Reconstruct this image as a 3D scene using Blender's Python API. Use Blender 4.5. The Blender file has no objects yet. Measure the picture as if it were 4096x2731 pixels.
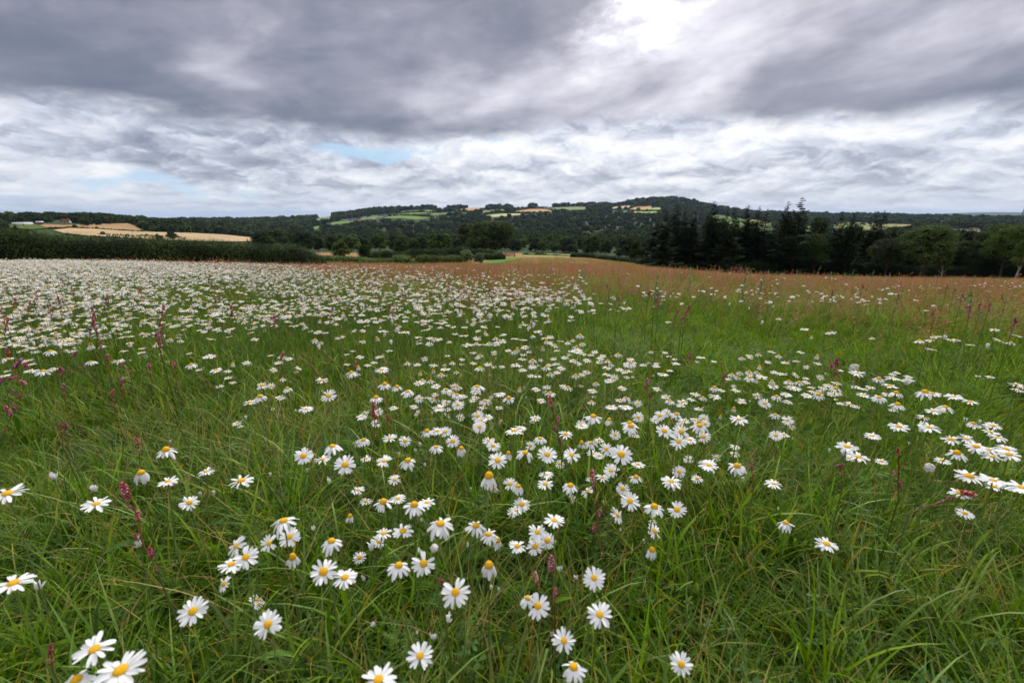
import bpy, math, random
import numpy as np
from mathutils import Vector, Matrix, Quaternion
R = math.radians
random.seed(7); rng = np.random.default_rng(7)
scene = bpy.context.scene
col = scene.collection
F, CX, CY = 1820.0, 2048.0, 1365.5          # focal length and centre in photo pixels (4096 wide)
PITCH = R(15.2); CP, SP = math.cos(PITCH), math.sin(PITCH)

# ------------------------------------------------------------------ camera
cam_d = bpy.data.cameras.new('camera'); cam = bpy.data.objects.new('camera', cam_d); col.objects.link(cam)
cam_d.sensor_width = 36; cam_d.lens = 36 * F / 4096
cam_d.clip_start = 0.02; cam_d.clip_end = 60000
cam.rotation_euler = (R(90) - PITCH, 0, 0)
cam_d.dof.use_dof = True; cam_d.dof.focus_distance = 1.9; cam_d.dof.aperture_fstop = 5.0
scene.camera = cam
scene.view_settings.view_transform = 'Standard'; scene.view_settings.look = 'None'
scene.view_settings.exposure = 1.1; scene.view_settings.gamma = 1
scene.view_settings.use_curve_mapping = False
scene.cycles.max_bounces = 7; scene.cycles.diffuse_bounces = 3; scene.cycles.transmission_bounces = 3
scene.cycles.transparent_max_bounces = 6; scene.cycles.volume_bounces = 0
scene.cycles.caustics_reflective = False; scene.cycles.caustics_refractive = False

def dirpix(u, v):
    t = (CY - np.asarray(v, float)) / F
    x = (np.asarray(u, float) - CX) / F
    x, t = np.broadcast_arrays(x, t)
    return x, CP + SP * t, -SP + CP * t
def pix(x, y, z):
    x, y, z = (np.asarray(a, float) for a in (x, y, z))
    d = y * CP - z * SP; t = (y * SP + z * CP) / d
    return CX + F * x / d, CY - F * t

# ------------------------------------------------------------------ sky and sun
SUN_AZ, SUN_EL = 15, 40
w = bpy.data.worlds.new('World'); scene.world = w; w.use_nodes = True
class N:
    """tiny wrapper so that node maths reads like an expression"""
    tree = None
    def __init__(s, sock): s.s = sock
    @staticmethod
    def op(kind, *a):
        n = N.tree.nodes.new('ShaderNodeMath'); n.operation = kind
        for i, v in enumerate(a):
            if isinstance(v, N): N.tree.links.new(v.s, n.inputs[i])
            else: n.inputs[i].default_value = v
        return N(n.outputs[0])
    def __add__(s, o): return N.op('ADD', s, o)
    __radd__ = __add__
    def __sub__(s, o): return N.op('SUBTRACT', s, o)
    def __rsub__(s, o): return N.op('SUBTRACT', o, s)
    def __mul__(s, o): return N.op('MULTIPLY', s, o)
    __rmul__ = __mul__
    def __truediv__(s, o): return N.op('DIVIDE', s, o)
def sstep(x, a, b):
    n = N.tree.nodes.new('ShaderNodeMapRange'); n.interpolation_type = 'SMOOTHSTEP'
    N.tree.links.new(x.s, n.inputs[0]); n.inputs[1].default_value = a; n.inputs[2].default_value = b
    return N(n.outputs[0])
def comb(x, y, z):
    n = N.tree.nodes.new('ShaderNodeCombineXYZ')
    for i, v in enumerate((x, y, z)):
        if isinstance(v, N): N.tree.links.new(v.s, n.inputs[i])
        else: n.inputs[i].default_value = v
    return N(n.outputs[0])
def noise(vec, scale, detail=6, rough=.55, dist=0.0):
    n = N.tree.nodes.new('ShaderNodeTexNoise'); N.tree.links.new(vec.s, n.inputs['Vector'])
    n.inputs['Scale'].default_value = scale; n.inputs['Detail'].default_value = detail
    n.inputs['Roughness'].default_value = rough; n.inputs['Distortion'].default_value = dist
    return N(n.outputs['Fac'])
def cells(vec, scale, smooth=.7):
    n = N.tree.nodes.new('ShaderNodeTexVoronoi'); n.feature = 'SMOOTH_F1'; n.voronoi_dimensions = '2D'; N.tree.links.new(vec.s, n.inputs['Vector'])
    n.inputs['Scale'].default_value = scale; n.inputs['Smoothness'].default_value = smooth; n.inputs['Detail'].default_value = 3; n.inputs['Roughness'].default_value = .55
    return N(n.outputs['Distance'])
def mixc(f, a, b):
    n = N.tree.nodes.new('ShaderNodeMix'); n.data_type = 'RGBA'
    for i, v in ((0, f), (6, a), (7, b)):
        if isinstance(v, N): N.tree.links.new(v.s, n.inputs[i])
        elif i == 0: n.inputs[0].default_value = v
        else: n.inputs[i].default_value = (*v, 1)
    return N(n.outputs[2])
def ramp(x, stops):
    n = N.tree.nodes.new('ShaderNodeValToRGB'); N.tree.links.new(x.s, n.inputs[0])
    e = n.color_ramp.elements
    while len(e) < len(stops): e.new(.5)
    for i, (p, c) in enumerate(stops): e[i].position = p; e[i].color = (*c, 1)
    return N(n.outputs[0])
def s2l(*c): return tuple(((x / 255) / 12.92 if x / 255 <= .04045 else ((x / 255 + .055) / 1.055) ** 2.4) for x in c)

SKY_STRENGTH = 0.50
def build_world():
    nt = w.node_tree; N.tree = nt
    for n in list(nt.nodes): nt.nodes.remove(n)
    out = nt.nodes.new('ShaderNodeOutputWorld')
    sky = nt.nodes.new('ShaderNodeTexSky'); sky.sky_type = 'NISHITA'; sky.sun_disc = False
    sky.sun_elevation = R(SUN_EL); sky.sun_rotation = R(SUN_AZ)
    bg1 = nt.nodes.new('ShaderNodeBackground'); bg1.inputs[1].default_value = .07
    nt.links.new(sky.outputs[0], bg1.inputs[0])
    tc = nt.nodes.new('ShaderNodeTexCoord')
    nrm = nt.nodes.new('ShaderNodeVectorMath'); nrm.operation = 'NORMALIZE'; nt.links.new(tc.outputs['Generated'], nrm.inputs[0])
    sep = nt.nodes.new('ShaderNodeSeparateXYZ'); nt.links.new(nrm.outputs[0], sep.inputs[0])
    x, y, z = (N(o) for o in sep.outputs)
    az = N.op('ARCTAN2', x, y) * 57.2958
    el = N.op('ARCSINE', z) * 57.2958
    zz = N.op('MAXIMUM', z, 0.0)
    k = 1.0 / 1.0
    px = x / (zz + .05); py = y / (zz + .05)
    P = comb(px, py, 0.0)
    n1 = noise(P, .55, 7, .56); n2 = noise(P, 1.7, 6, .55); n3 = noise(comb(px, py, 4.0), .30, 3, .5)
    A = comb(az * .06, el * .16, 0.0)                  # a second set in angles, for the low cloud far off
    m1 = noise(comb(az * .085, el * .26, 0.0), 1.5, 9, .56, .3); m1b = noise(comb(az * .085, (el + .8) * .26, 0.0), 1.5, 9, .56, .3)
    m2 = noise(comb(az * .12, el * .55, 3.0), 1.7, 7, .55, .2); m0 = noise(comb(az * .045 + el * .03, el * .15 - az * .034, 9.0), 1.5, 7, .52, .4); m5 = noise(comb(az * .04, el * .30, 51.0), 1.6, 6, .5, .3); m4 = noise(comb(az * .05, el * .07, 33.0), 2.6, 5, .5, .2); m3 = noise(comb(az * .16, el * .30, 21.0), 1.8, 8, .6, .3)
    relief = (m1 - m1b) * 2.6                            # bright tops, grey bases
    wx = (noise(comb(az * .05, el * .09, 7.0), 2.0, 5, .55) - .5) * 15
    wy = (noise(comb(az * .05, el * .09, 11.0), 2.0, 5, .55) - .5) * 5.5
    azw, elw = az + wx, el + wy
    def blob(u, v, su, sv, rot=0, a=azw, e=elw):
        X, Y, Z = dirpix(u, v); a0 = math.degrees(math.atan2(X, Y)); e0 = math.degrees(math.atan2(Z, math.hypot(X, Y)))
        da, de = a - a0, e - e0
        cr, sr = math.cos(R(rot)), math.sin(R(rot))
        p = (da * cr + de * sr) / (su / 32.); q = (de * cr - da * sr) / (sv / 32.)
        return N.op('EXPONENT', (p * p + q * q) * -1.0)
    # lower edge of the dark cloud deck, as an elevation over azimuth
    edge_px = [(0, 420), (400, 440), (800, 500), (1200, 550), (1700, 570), (2050, 550), (2350, 500), (2800, 500), (3300, 500), (3700, 480), (4096, 460)]
    es = []
    for u, v in edge_px:
        X, Y, Z = dirpix(u, v); es.append((math.degrees(math.atan2(X, Y)), math.degrees(math.atan2(Z, math.hypot(X, Y)))))
    fc = nt.nodes.new('ShaderNodeFloatCurve'); mp = (az + 60.0) / 120.0
    nt.links.new(N.op('MAXIMUM', N.op('MINIMUM', mp, 1.0), 0.0).s, fc.inputs['Value'])
    c = fc.mapping.curves[0]
    pts = [(0, es[0][1] / 30)] + [((a + 60) / 120, e / 30) for a, e in es] + [(1, es[-1][1] / 30)]
    while len(c.points) < len(pts): c.points.new(.5, .5)
    for p_, q_ in zip(c.points, pts): p_.location = q_
    fc.mapping.update()
    edge = N(fc.outputs[0]) * 30.0
    deck = sstep(elw * .3 + el * .7 - edge + (m1 - .5) * 5.5, -.6, 1.9)
    # brightness inside the deck
    B = .37 + (n1 - .5) * .55 + (m0 - .5) * .95 + (m4 - .5) * .45 + (n2 - .5) * .10 + relief * .05 + (m3 - .5) * .14
    for u, v, su, sv, rot, amp in [
        (350, 330, 330, 160, -10, -.22), (1000, 470, 520, 90, -8, -.18), (1700, 540, 520, 60, 0, -.22), (2150, 130, 190, 110, 15, -.26),
        (1700, 60, 500, 110, 0, -.10), (2420, 230, 240, 190, 40, .20), (900, 260, 170, 90, 30, .12), (1950, 330, 420, 90, 8, .10), (3350, 520, 500, 40, 0, .0), (1850, 380, 520, 110, 8, .22), (1400, 300, 300, 90, 25, .06),
        (3200, 60, 420, 130, 25, .30), (3850, 150, 330, 120, 15, .36), (2800, 200, 360, 170, 35, .28), (3050, 400, 520, 80, 12, -.14),
        (3800, 420, 480, 90, -3, -.12), (3650, 330, 400, 80, 25, -.05), (4096, 30, 150, 200, 0, -.12), (0, 120, 260, 200, 0, .06), (950, 250, 160, 130, 30, .10)]:
        B = B + amp * blob(u, v, su, sv, rot)
    a2, e2 = azw + (m3 - .5) * 14, elw + (m1 - .5) * 9 + (m3 - .5) * 5
    B = B + (blob(2570, 30, 170, 110, 25, a2, e2) * .45 + blob(2560, 0, 80, 95, 0, a2, e2) * .9) * (.35 + m3 * 1.3) * .9
    deckc = ramp(B, [(0, s2l(98, 103, 123)), (.22, s2l(120, 123, 139)), (.42, s2l(150, 149, 163)), (.62, s2l(190, 187, 199)), (.82, s2l(226, 223, 234)), (1, s2l(255, 255, 255))])
    # the bright low cloud under the deck
    el2 = N.op('LOGARITHM', N.op('MAXIMUM', el, -1.5) + 2.5, 2.718) * 2.3
    ca, cb = az * .13 + (m1 - .5) * 1.3, (m3 - .5) * .9
    v1 = cells(comb(ca, el2 + cb, 0.0), 1.25); v2 = cells(comb(ca, el2 + cb + .16, 0.0), 1.25)
    L = .73 + (.42 - v1) * .36 + (v1 - v2) * -.50 + (m1 - .5) * .38 + (m5 - .5) * .50 + (m3 - .5) * .10 + relief * .30
    for u, v, su, sv, rot, amp in [(850, 645, 430, 58, -2, -.34), (480, 560, 300, 60, 0, -.06), (1700, 735, 330, 24, 0, -.24), (1400, 690, 300, 20, 0, .10), (400, 690, 300, 22, 0, .14), (100, 560, 260, 40, 0, .10), (3350, 700, 520, 60, 6, -.22), (3950, 560, 200, 70, 0, -.05),
                                   (2500, 560, 650, 60, 0, .22), (3200, 560, 700, 50, 0, .22), (2600, 690, 500, 60, 0, .06), (330, 740, 110, 55, 0, .45), (1980, 600, 110, 50, 0, .35), (3900, 620, 260, 60, 0, .15), (2700, 790, 300, 40, 0, .1)]:
        L = L + amp * blob(u, v, su, sv, rot)
    lowc = ramp(L, [(0, s2l(128, 134, 152)), (.3, s2l(168, 173, 190)), (.55, s2l(205, 209, 222)), (.78, s2l(230, 232, 240)), (1, s2l(250, 249, 250))])
    gap = sstep(m1 * .45 + m2 * .25 + m3 * .35 + .55 * blob(1500, 600, 240, 40) + .4 * blob(480, 750, 420, 50) + .4 * blob(2000, 560, 120, 22) - .0, .76, .98)
    lowband = 1.0 - sstep(el, 9.0, 14.0)
    gap = gap * lowband
    lowc = mixc(gap * .85, lowc, s2l(178, 212, 240))
    hz = (1.0 - sstep(el, -1.0, 5.0))
    lowc = mixc(hz * .55, lowc, s2l(216, 226, 240))
    cc = mixc(deck, lowc, deckc)
    up = sstep(el, 24.0, 45.0)                          # overhead, out of view, the overcast is made brighter to light the field
    cc = mixc(up, cc, ramp(n1 * 1.2 - .1, [(0, (.85, .86, .92)), (.5, (1.2, 1.21, 1.26)), (1, (1.6, 1.6, 1.62))]))
    bg2 = nt.nodes.new('ShaderNodeBackground'); nt.links.new(cc.s, bg2.inputs[0]); bg2.inputs[1].default_value = SKY_STRENGTH
    mx = nt.nodes.new('ShaderNodeMixShader'); mx.inputs[0].default_value = .93
    nt.links.new(bg1.outputs[0], mx.inputs[1]); nt.links.new(bg2.outputs[0], mx.inputs[2]); nt.links.new(mx.outputs[0], out.inputs[0])
build_world()
w.cycles.sampling_method = 'MANUAL'; w.cycles.sample_map_resolution = 512
sd = bpy.data.lights.new('sun', 'SUN'); sun = bpy.data.objects.new('sun', sd); col.objects.link(sun)
sd.energy = 1.5; sd.angle = R(10); sd.color = (1.0, .96, .89)
sv = Vector((math.sin(R(SUN_AZ)) * math.cos(R(SUN_EL)), math.cos(R(SUN_AZ)) * math.cos(R(SUN_EL)), math.sin(R(SUN_EL))))
sun.rotation_euler = sv.to_track_quat('Z', 'Y').to_euler()
sun.location = (0, 0, 50)

# ------------------------------------------------------------------ helpers
def tag(o, label=None, cat=None, group=None, kind=None):
    if label: o['label'] = label
    if cat: o['category'] = cat
    if group: o['group'] = group
    if kind: o['kind'] = kind
    return o
def link(name, data, parent=None):
    o = bpy.data.objects.new(name, data); col.objects.link(o)
    if parent is not None: o.parent = parent
    return o
def mesh(name, V, Fc, mats, mi=None, attrs=None, smooth=False):
    """V (n,3) array, Fc list of faces or (m,k) array"""
    me = bpy.data.meshes.new(name)
    V = np.asarray(V, np.float32)
    if isinstance(Fc, np.ndarray):
        m, k = Fc.shape
        me.vertices.add(len(V)); me.vertices.foreach_set('co', V.ravel())
        me.loops.add(m * k); me.loops.foreach_set('vertex_index', Fc.astype(np.int32).ravel())
        me.polygons.add(m); me.polygons.foreach_set('loop_start', np.arange(m, dtype=np.int32) * k)
        me.polygons.foreach_set('loop_total', np.full(m, k, np.int32))
    else:
        me.from_pydata(V.tolist(), [], Fc)
    for mt in (mats if isinstance(mats, (list, tuple)) else [mats]): me.materials.append(mt)
    if mi is not None: me.polygons.foreach_set('material_index', np.asarray(mi, np.int32))
    if smooth: me.polygons.foreach_set('use_smooth', np.ones(len(me.polygons), bool))
    for k_, a in (attrs or {}).items():
        a = np.asarray(a)
        if a.ndim == 1:
            at = me.attributes.new(k_, 'FLOAT', 'POINT'); at.data.foreach_set('value', a.astype(np.float32))
        else:
            at = me.attributes.new(k_, 'FLOAT_COLOR', 'POINT'); at.data.foreach_set('color', a.astype(np.float32).ravel())
    me.update(calc_edges=True); me.validate() if not isinstance(Fc, np.ndarray) else None
    return me
class Geo:
    """collects pieces: quads and triangles with a tint per vertex and a material index per face"""
    def __init__(s): s.V = []; s.F = []; s.M = []; s.T = []; s.n = 0
    def add(s, V, Fc, m=0, t=.5):
        V = np.asarray(V, float); s.V.append(V)
        s.T.append(np.full(len(V), t) if np.isscalar(t) else np.asarray(t, float))
        Fc = np.asarray(Fc)
        if Fc.shape[1] == 3: Fc = np.hstack([Fc, -np.ones((len(Fc), 1), int) - s.n])
        s.F.append(Fc + s.n); s.M.append(np.full(len(Fc), m)); s.n += len(V)
    def arrays(s): return np.vstack(s.V), np.vstack(s.F), np.concatenate(s.M), np.concatenate(s.T)
    def mesh(s, name, mats, smooth=False):
        V, Fc, M, T = s.arrays()
        q = Fc[:, 3] >= 0
        me = bpy.data.meshes.new(name)
        me.vertices.add(len(V)); me.vertices.foreach_set('co', V.astype(np.float32).ravel())
        tot = np.where(q, 4, 3); st = np.concatenate([[0], np.cumsum(tot)[:-1]])
        idx = Fc[np.arange(4)[None, :] < tot[:, None]]
        me.loops.add(len(idx)); me.loops.foreach_set('vertex_index', idx.astype(np.int32))
        me.polygons.add(len(Fc)); me.polygons.foreach_set('loop_start', st.astype(np.int32)); me.polygons.foreach_set('loop_total', tot.astype(np.int32))
        for mt in (mats if isinstance(mats, (list, tuple)) else [mats]): me.materials.append(mt)
        me.polygons.foreach_set('material_index', M.astype(np.int32))
        if smooth: me.polygons.foreach_set('use_smooth', np.ones(len(Fc), bool))
        at = me.attributes.new('tint', 'FLOAT', 'POINT'); at.data.foreach_set('value', T.astype(np.float32))
        me.update(calc_edges=True)
        return me
def tube_arr(P, rad, n=6):
    P = np.asarray(P, float); rad = np.broadcast_to(rad, len(P)); V = []
    T = np.gradient(P, axis=0); T /= np.linalg.norm(T, axis=1)[:, None] + 1e-9
    ref = np.array([1, 0, 0]) if abs(T[0][0]) < .7 else np.array([0, 1, 0])
    for p, t, r in zip(P, T, rad):
        a = np.cross(t, ref); a /= np.linalg.norm(a) + 1e-9; b = np.cross(t, a)
        for k in range(n):
            c_, s_ = math.cos(2 * math.pi * k / n), math.sin(2 * math.pi * k / n); V.append(p + r * (c_ * a + s_ * b))
    Fc = [(i * n + k, i * n + (k + 1) % n, (i + 1) * n + (k + 1) % n, (i + 1) * n + k) for i in range(len(P) - 1) for k in range(n)]
    return np.array(V), np.array(Fc)
def box_arr(x0, x1, y0, y1, z0, z1):
    V = np.array([(x, y, z) for z in (z0, z1) for y in (y0, y1) for x in (x0, x1)], float)
    return V, np.array([(0, 2, 3, 1), (4, 5, 7, 6), (0, 1, 5, 4), (2, 6, 7, 3), (0, 4, 6, 2), (1, 3, 7, 5)])
ORD = 'zeroth first second third fourth fifth sixth seventh eighth ninth tenth eleventh twelfth thirteenth fourteenth fifteenth sixteenth seventeenth eighteenth nineteenth twentieth twenty-first twenty-second twenty-third twenty-fourth twenty-fifth twenty-sixth twenty-seventh twenty-eighth twenty-ninth thirtieth'.split()
def row_order(items, per):
    """items (u, v): {index: (place from the left, row from the bottom)}"""
    idx = sorted(range(len(items)), key=lambda i: -items[i][1]); res = {}
    for r_ in range(0, len(idx), per):
        for k, i in enumerate(sorted(idx[r_:r_ + per], key=lambda i: items[i][0])): res[i] = (ORD[k + 1], ORD[r_ // per + 1])
    return res

# ------------------------------------------------------------------ materials
def leafmat(name, stops, rough=.6, trans=.3, var=.25, spec=.3, randhue=True):
    """stops: colour ramp over the tint attribute; every copy a little lighter or darker"""
    m = bpy.data.materials.new(name); m.use_nodes = True; nt = m.node_tree; N.tree = nt
    for n in list(nt.nodes): nt.nodes.remove(n)
    out = nt.nodes.new('ShaderNodeOutputMaterial'); p = nt.nodes.new('ShaderNodeBsdfPrincipled')
    at = nt.nodes.new('ShaderNodeAttribute'); at.attribute_name = 'tint'
    c = ramp(N(at.outputs['Fac']), stops)
    oi = nt.nodes.new('ShaderNodeObjectInfo')
    hs = nt.nodes.new('ShaderNodeHueSaturation'); nt.links.new(c.s, hs.inputs['Color'])
    rnd = N(oi.outputs['Random'])
    nt.links.new((1.0 + (rnd - .5) * (2 * var)).s, hs.inputs['Value'])
    if randhue:
        r2 = N.op('FRACT', rnd * 7.31); nt.links.new((.5 + (r2 - .5) * .03).s, hs.inputs['Hue'])
        r3 = N.op('FRACT', rnd * 13.7); nt.links.new((1.0 + (r3 - .5) * .3).s, hs.inputs['Saturation'])
    nt.links.new(hs.outputs[0], p.inputs['Base Color']); p.inputs['Roughness'].default_value = rough
    p.inputs['Specular IOR Level'].default_value = spec
    if trans > 0:
        tr = nt.nodes.new('ShaderNodeBsdfTranslucent'); nt.links.new(hs.outputs[0], tr.inputs[0])
        mx = nt.nodes.new('ShaderNodeMixShader'); mx.inputs[0].default_value = trans
        nt.links.new(p.outputs[0], mx.inputs[1]); nt.links.new(tr.outputs[0], mx.inputs[2]); nt.links.new(mx.outputs[0], out.inputs[0])
    else: nt.links.new(p.outputs[0], out.inputs[0])
    return m
def plain(name, c1, c2=None, scale=5, rough=.8, spec=.3, bump=0):
    m = bpy.data.materials.new(name); m.use_nodes = True; nt = m.node_tree; N.tree = nt
    p = nt.nodes['Principled BSDF']; p.inputs['Roughness'].default_value = rough; p.inputs['Specular IOR Level'].default_value = spec
    tc = nt.nodes.new('ShaderNodeTexCoord'); nz = noise(N(tc.outputs['Object']), scale, 6, .6)
    c = mixc(sstep(nz, .35, .65), c1, c2 or tuple(x * .75 for x in c1))
    nt.links.new(c.s, p.inputs['Base Color'])
    if bump:
        b = nt.nodes.new('ShaderNodeBump'); b.inputs['Strength'].default_value = bump; nt.links.new(nz.s, b.inputs['Height']); nt.links.new(b.outputs[0], p.inputs['Normal'])
    return m
M = {}
M['grass'] = leafmat('grass_blades', [(0, (.036, .080, .006)), (.45, (.128, .238, .013)), (.80, (.262, .385, .034)), (.90, (.38, .38, .07)), (.96, (.46, .24, .04)), (1, (.46, .36, .14))], .50, .42, .26, .30)
M['meadow'] = leafmat('meadow_grass', [(0, (.12, .18, .03)), (.45, (.23, .31, .055)), (.80, (.34, .41, .09)), (.93, (.32, .29, .08)), (1, (.38, .28, .12))], .6, .38, .25, .2)
M['feather'] = leafmat('feathery_leaves', [(0, (.06, .12, .02)), (.6, (.10, .19, .03)), (1, (.20, .24, .05))], .6, .35, .25, .15)
M['clover'] = leafmat('clover_leaves', [(0, (.04, .10, .015)), (1, (.07, .17, .025))], .6, .3, .25, .15)
M['stem'] = leafmat('daisy_stem', [(0, (.12, .21, .04)), (1, (.22, .30, .07))], .6, .25, .2, .2)
M['petal'] = leafmat('daisy_petal', [(0, (.86, .86, .87)), (1, (.90, .90, .90))], .55, .28, .03, .2, False)
M['redstem'] = leafmat('redshank_stem', [(0, (.20, .03, .02)), (.45, (.24, .05, .03)), (.75, (.17, .11, .03)), (1, (.10, .15, .03))], .6, .1, .25, .1)
M['spike'] = leafmat('redshank_flower', [(0, (.32, .05, .07)), (.6, (.58, .16, .20)), (1, (.82, .52, .53))], .7, .25, .25, .1)
M['lance'] = leafmat('lance_leaf', [(0, (.06, .14, .012)), (.7, (.13, .25, .02)), (1, (.30, .22, .04))], .6, .4, .25, .12)
M['sorrel'] = leafmat('rusty_weed', [(0, (.14, .20, .03)), (.3, (.26, .26, .05)), (.5, (.33, .19, .08)), (.75, (.45, .15, .11)), (1, (.55, .21, .19))], .8, .35, .3, .08)
M['straw'] = leafmat('dry_straw', [(0, (.28, .17, .07)), (1, (.42, .30, .16))], .7, .2)
M['weed'] = leafmat('tall_weed_leaf', [(0, (.10, .17, .05)), (1, (.22, .31, .12))], .6, .3)
M['hedge'] = leafmat('hedge_leaf', [(0, (.014, .026, .007)), (.5, (.026, .050, .010)), (.85, (.075, .130, .020)), (1, (.14, .17, .04))], .7, .2, .2, .12)
M['oak'] = leafmat('broad_leaf', [(0, (.018, .034, .010)), (.6, (.038, .066, .014)), (1, (.095, .135, .028))], .75, .2, .3, .12)
M['oakl'] = leafmat('pale_broad_leaf', [(0, (.035, .062, .013)), (.6, (.070, .118, .022)), (1, (.16, .22, .04))], .75, .2, .25, .12)
M['needle'] = leafmat('conifer_needle', [(0, (.009, .016, .007)), (.7, (.017, .030, .011)), (1, (.036, .052, .018))], .9, .05, .3, .04)
M['wood'] = leafmat('woodland_leaf', [(0, (.026, .046, .013)), (.5, (.054, .090, .022)), (1, (.120, .170, .042))], .9, 0, .50, .04)
M['willow'] = leafmat('silvery_leaf', [(0, (.06, .10, .04)), (1, (.16, .23, .11))], .6, .2)
M['bark'] = plain('bark', (.07, .055, .045), (.035, .028, .022), 6, .9, .2, .4)
M['birch'] = plain('birch_bark', (.42, .40, .38), (.12, .10, .09), 3, .8, .2, .3)
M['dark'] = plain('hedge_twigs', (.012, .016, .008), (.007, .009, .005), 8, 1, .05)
M['white'] = plain('white_render', (.60, .59, .57), (.45, .44, .42), .6, .8)
M['redroof'] = plain('red_tiles', (.26, .075, .05), (.17, .05, .035), 2, .8)
M['slate'] = plain('slate_roof', (.12, .12, .13), (.08, .08, .09), 2, .7)
M['brick'] = plain('brickwork', (.28, .13, .09), (.2, .09, .06), 3, .9)
M['glass'] = plain('window_glass', (.03, .035, .04), (.02, .02, .025), 3, .15, .5)
M['gate'] = plain('weathered_timber', (.09, .08, .07), (.05, .045, .04), 9, .9)
M['fluff'] = plain('seed_fluff', (.85, .83, .78), (.7, .67, .62), 60, .9)
def discmat():
    m = bpy.data.materials.new('daisy_disc'); m.use_nodes = True; nt = m.node_tree; N.tree = nt
    p = nt.nodes['Principled BSDF']; p.inputs['Roughness'].default_value = .75
    tc = nt.nodes.new('ShaderNodeTexCoord')
    vr = nt.nodes.new('ShaderNodeTexVoronoi'); vr.inputs['Scale'].default_value = 42; nt.links.new(tc.outputs['Generated'], vr.inputs['Vector'])
    d = N(vr.outputs['Distance'])
    c = mixc(sstep(d, .1, .8), (.86, .53, .015), (.68, .33, .008)); nt.links.new(c.s, p.inputs['Base Color'])
    b = nt.nodes.new('ShaderNodeBump'); b.inputs['Strength'].default_value = .5; b.inputs['Distance'].default_value = .001; b.invert = True
    nt.links.new(d.s, b.inputs['Height']); nt.links.new(b.outputs[0], p.inputs['Normal'])
    p.inputs['Specular IOR Level'].default_value = .2
    return m
M['disc'] = discmat()

# ------------------------------------------------------------------ terrain
# photo height (v) of the ground or of the low growth on it, per column u and distance r
UC = [-1500, 0, 350, 700, 1050, 1250, 1330, 1500, 1700, 2050, 2350, 2470, 2560, 2640, 2720, 2860, 3000, 3250, 3500, 3750, 3900, 4096, 5600]
TR = {
 14: [1030, 1030, 1030, 1036, 1043, 1048, 1049, 1052, 1055, 1060, 1062, 1064, 1065, 1066, 1071, 1079, 1088, 1095, 1102, 1108, 1111, 1116, 1135],
 40: [1040, 1042, 1042, 1048, 1056, 1060, 1060, 1060, 1060, 1054, 1056, 1061, 1065, 1068, 1074, 1084, 1094, 1100, 1106, 1111, 1114, 1118, 1135],
 70: [1040, 1040, 1040, 1044, 1048, 1050, 1051, 1053, 1056, 1048, 1045, 1055, 1063, 1070, 1076, 1087, 1098, 1104, 1110, 1114, 1117, 1120, 1135],
 110: [1030, 1030, 1030, 1034, 1040, 1040, 1041, 1043, 1045, 1040, 1037, 1050, 1059, 1068, 1075, 1086, 1098, 1103, 1108, 1111, 1113, 1116, 1130],
 190: [1015, 1015, 1015, 1015, 1016, 1018, 1018, 1018, 1018, 1022, 1030, 1043, 1053, 1062, 1067, 1076, 1085, 1088, 1090, 1094, 1097, 1100, 1110],
 250: [1005, 1005, 1005, 1006, 1010, 1012, 1012, 1013, 1014, 1012, 1022, 1033, 1041, 1048, 1052, 1058, 1065, 1068, 1070, 1074, 1077, 1080, 1090],
 320: [990, 990, 990, 993, 1000, 1006, 1006, 1007, 1008, 1010, 1015, 1021, 1026, 1030, 1033, 1039, 1045, 1048, 1050, 1052, 1053, 1055, 1060],
 500: [950, 952, 952, 962, 985, 990, 989, 987, 985, 980, 985, 989, 992, 995, 997, 1001, 1005, 1005, 1005, 1005, 1005, 1005, 1010],
 700: [908, 908, 905, 930, 968, 968, 968, 967, 966, 962, 965, 965, 965, 965, 966, 968, 970, 968, 965, 965, 965, 965, 970],
 900: [885, 885, 880, 908, 948, 950, 950, 950, 950, 945, 945, 945, 945, 945, 946, 948, 950, 948, 945, 945, 945, 945, 950],
 1100: [874, 874, 870, 893, 925, 940, 939, 937, 935, 930, 925, 925, 925, 925, 926, 928, 930, 930, 930, 930, 930, 930, 935],
 1500: [900, 900, 900, 905, 915, 915, 912, 905, 897, 892, 885, 883, 881, 880, 884, 892, 900, 905, 910, 912, 913, 915, 920],
 2000: [900, 900, 900, 900, 902, 893, 886, 872, 862, 856, 852, 850, 849, 848, 854, 865, 876, 886, 895, 897, 898, 900, 905],
 2500: [900, 900, 900, 895, 892, 882, 874, 850, 840, 835, 831, 828, 822, 818, 824, 851, 867, 878, 889, 883, 885, 888, 890],
 3000: [900, 900, 900, 890, 886, 876, 868, 846, 836, 829, 824, 823, 801, 796, 800, 835, 855, 867, 871, 880, 884, 886, 886],
 4000: [900, 900, 900, 895, 890, 885, 879, 866, 850, 845, 850, 842, 836, 830, 836, 854, 864, 867, 865, 878, 882, 884, 884],
 6000: [890, 890, 890, 890, 890, 888, 887, 884, 880, 880, 880, 880, 880, 880, 880, 880, 880, 880, 880, 880, 880, 880, 880],
 9000: [885, 885, 885, 885, 885, 885, 885, 885, 885, 885, 885, 885, 885, 885, 885, 885, 885, 880, 880, 874, 872, 872, 872],
 18000: [885, 885, 885, 885, 885, 885, 885, 885, 885, 885, 885, 885, 885, 885, 885, 885, 885, 876, 870, 853, 848, 849, 850],
 30000: [880, 880, 880, 880, 880, 880, 880, 880, 880, 880, 880, 880, 880, 880, 880, 880, 880, 880, 880, 880, 880, 880, 880],
}
RS = sorted(TR)
def _azof(u, v=950):
    X, Y, Z = dirpix(u, v); return np.arctan2(X, Y)
AZ = np.array([_azof(u) for u in UC])
def _tan(u, v):
    X, Y, Z = dirpix(u, v); return Z / np.hypot(X, Y)
TT = np.array([[_tan(u, v) for u, v in zip(UC, TR[r_])] for r_ in RS])
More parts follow.
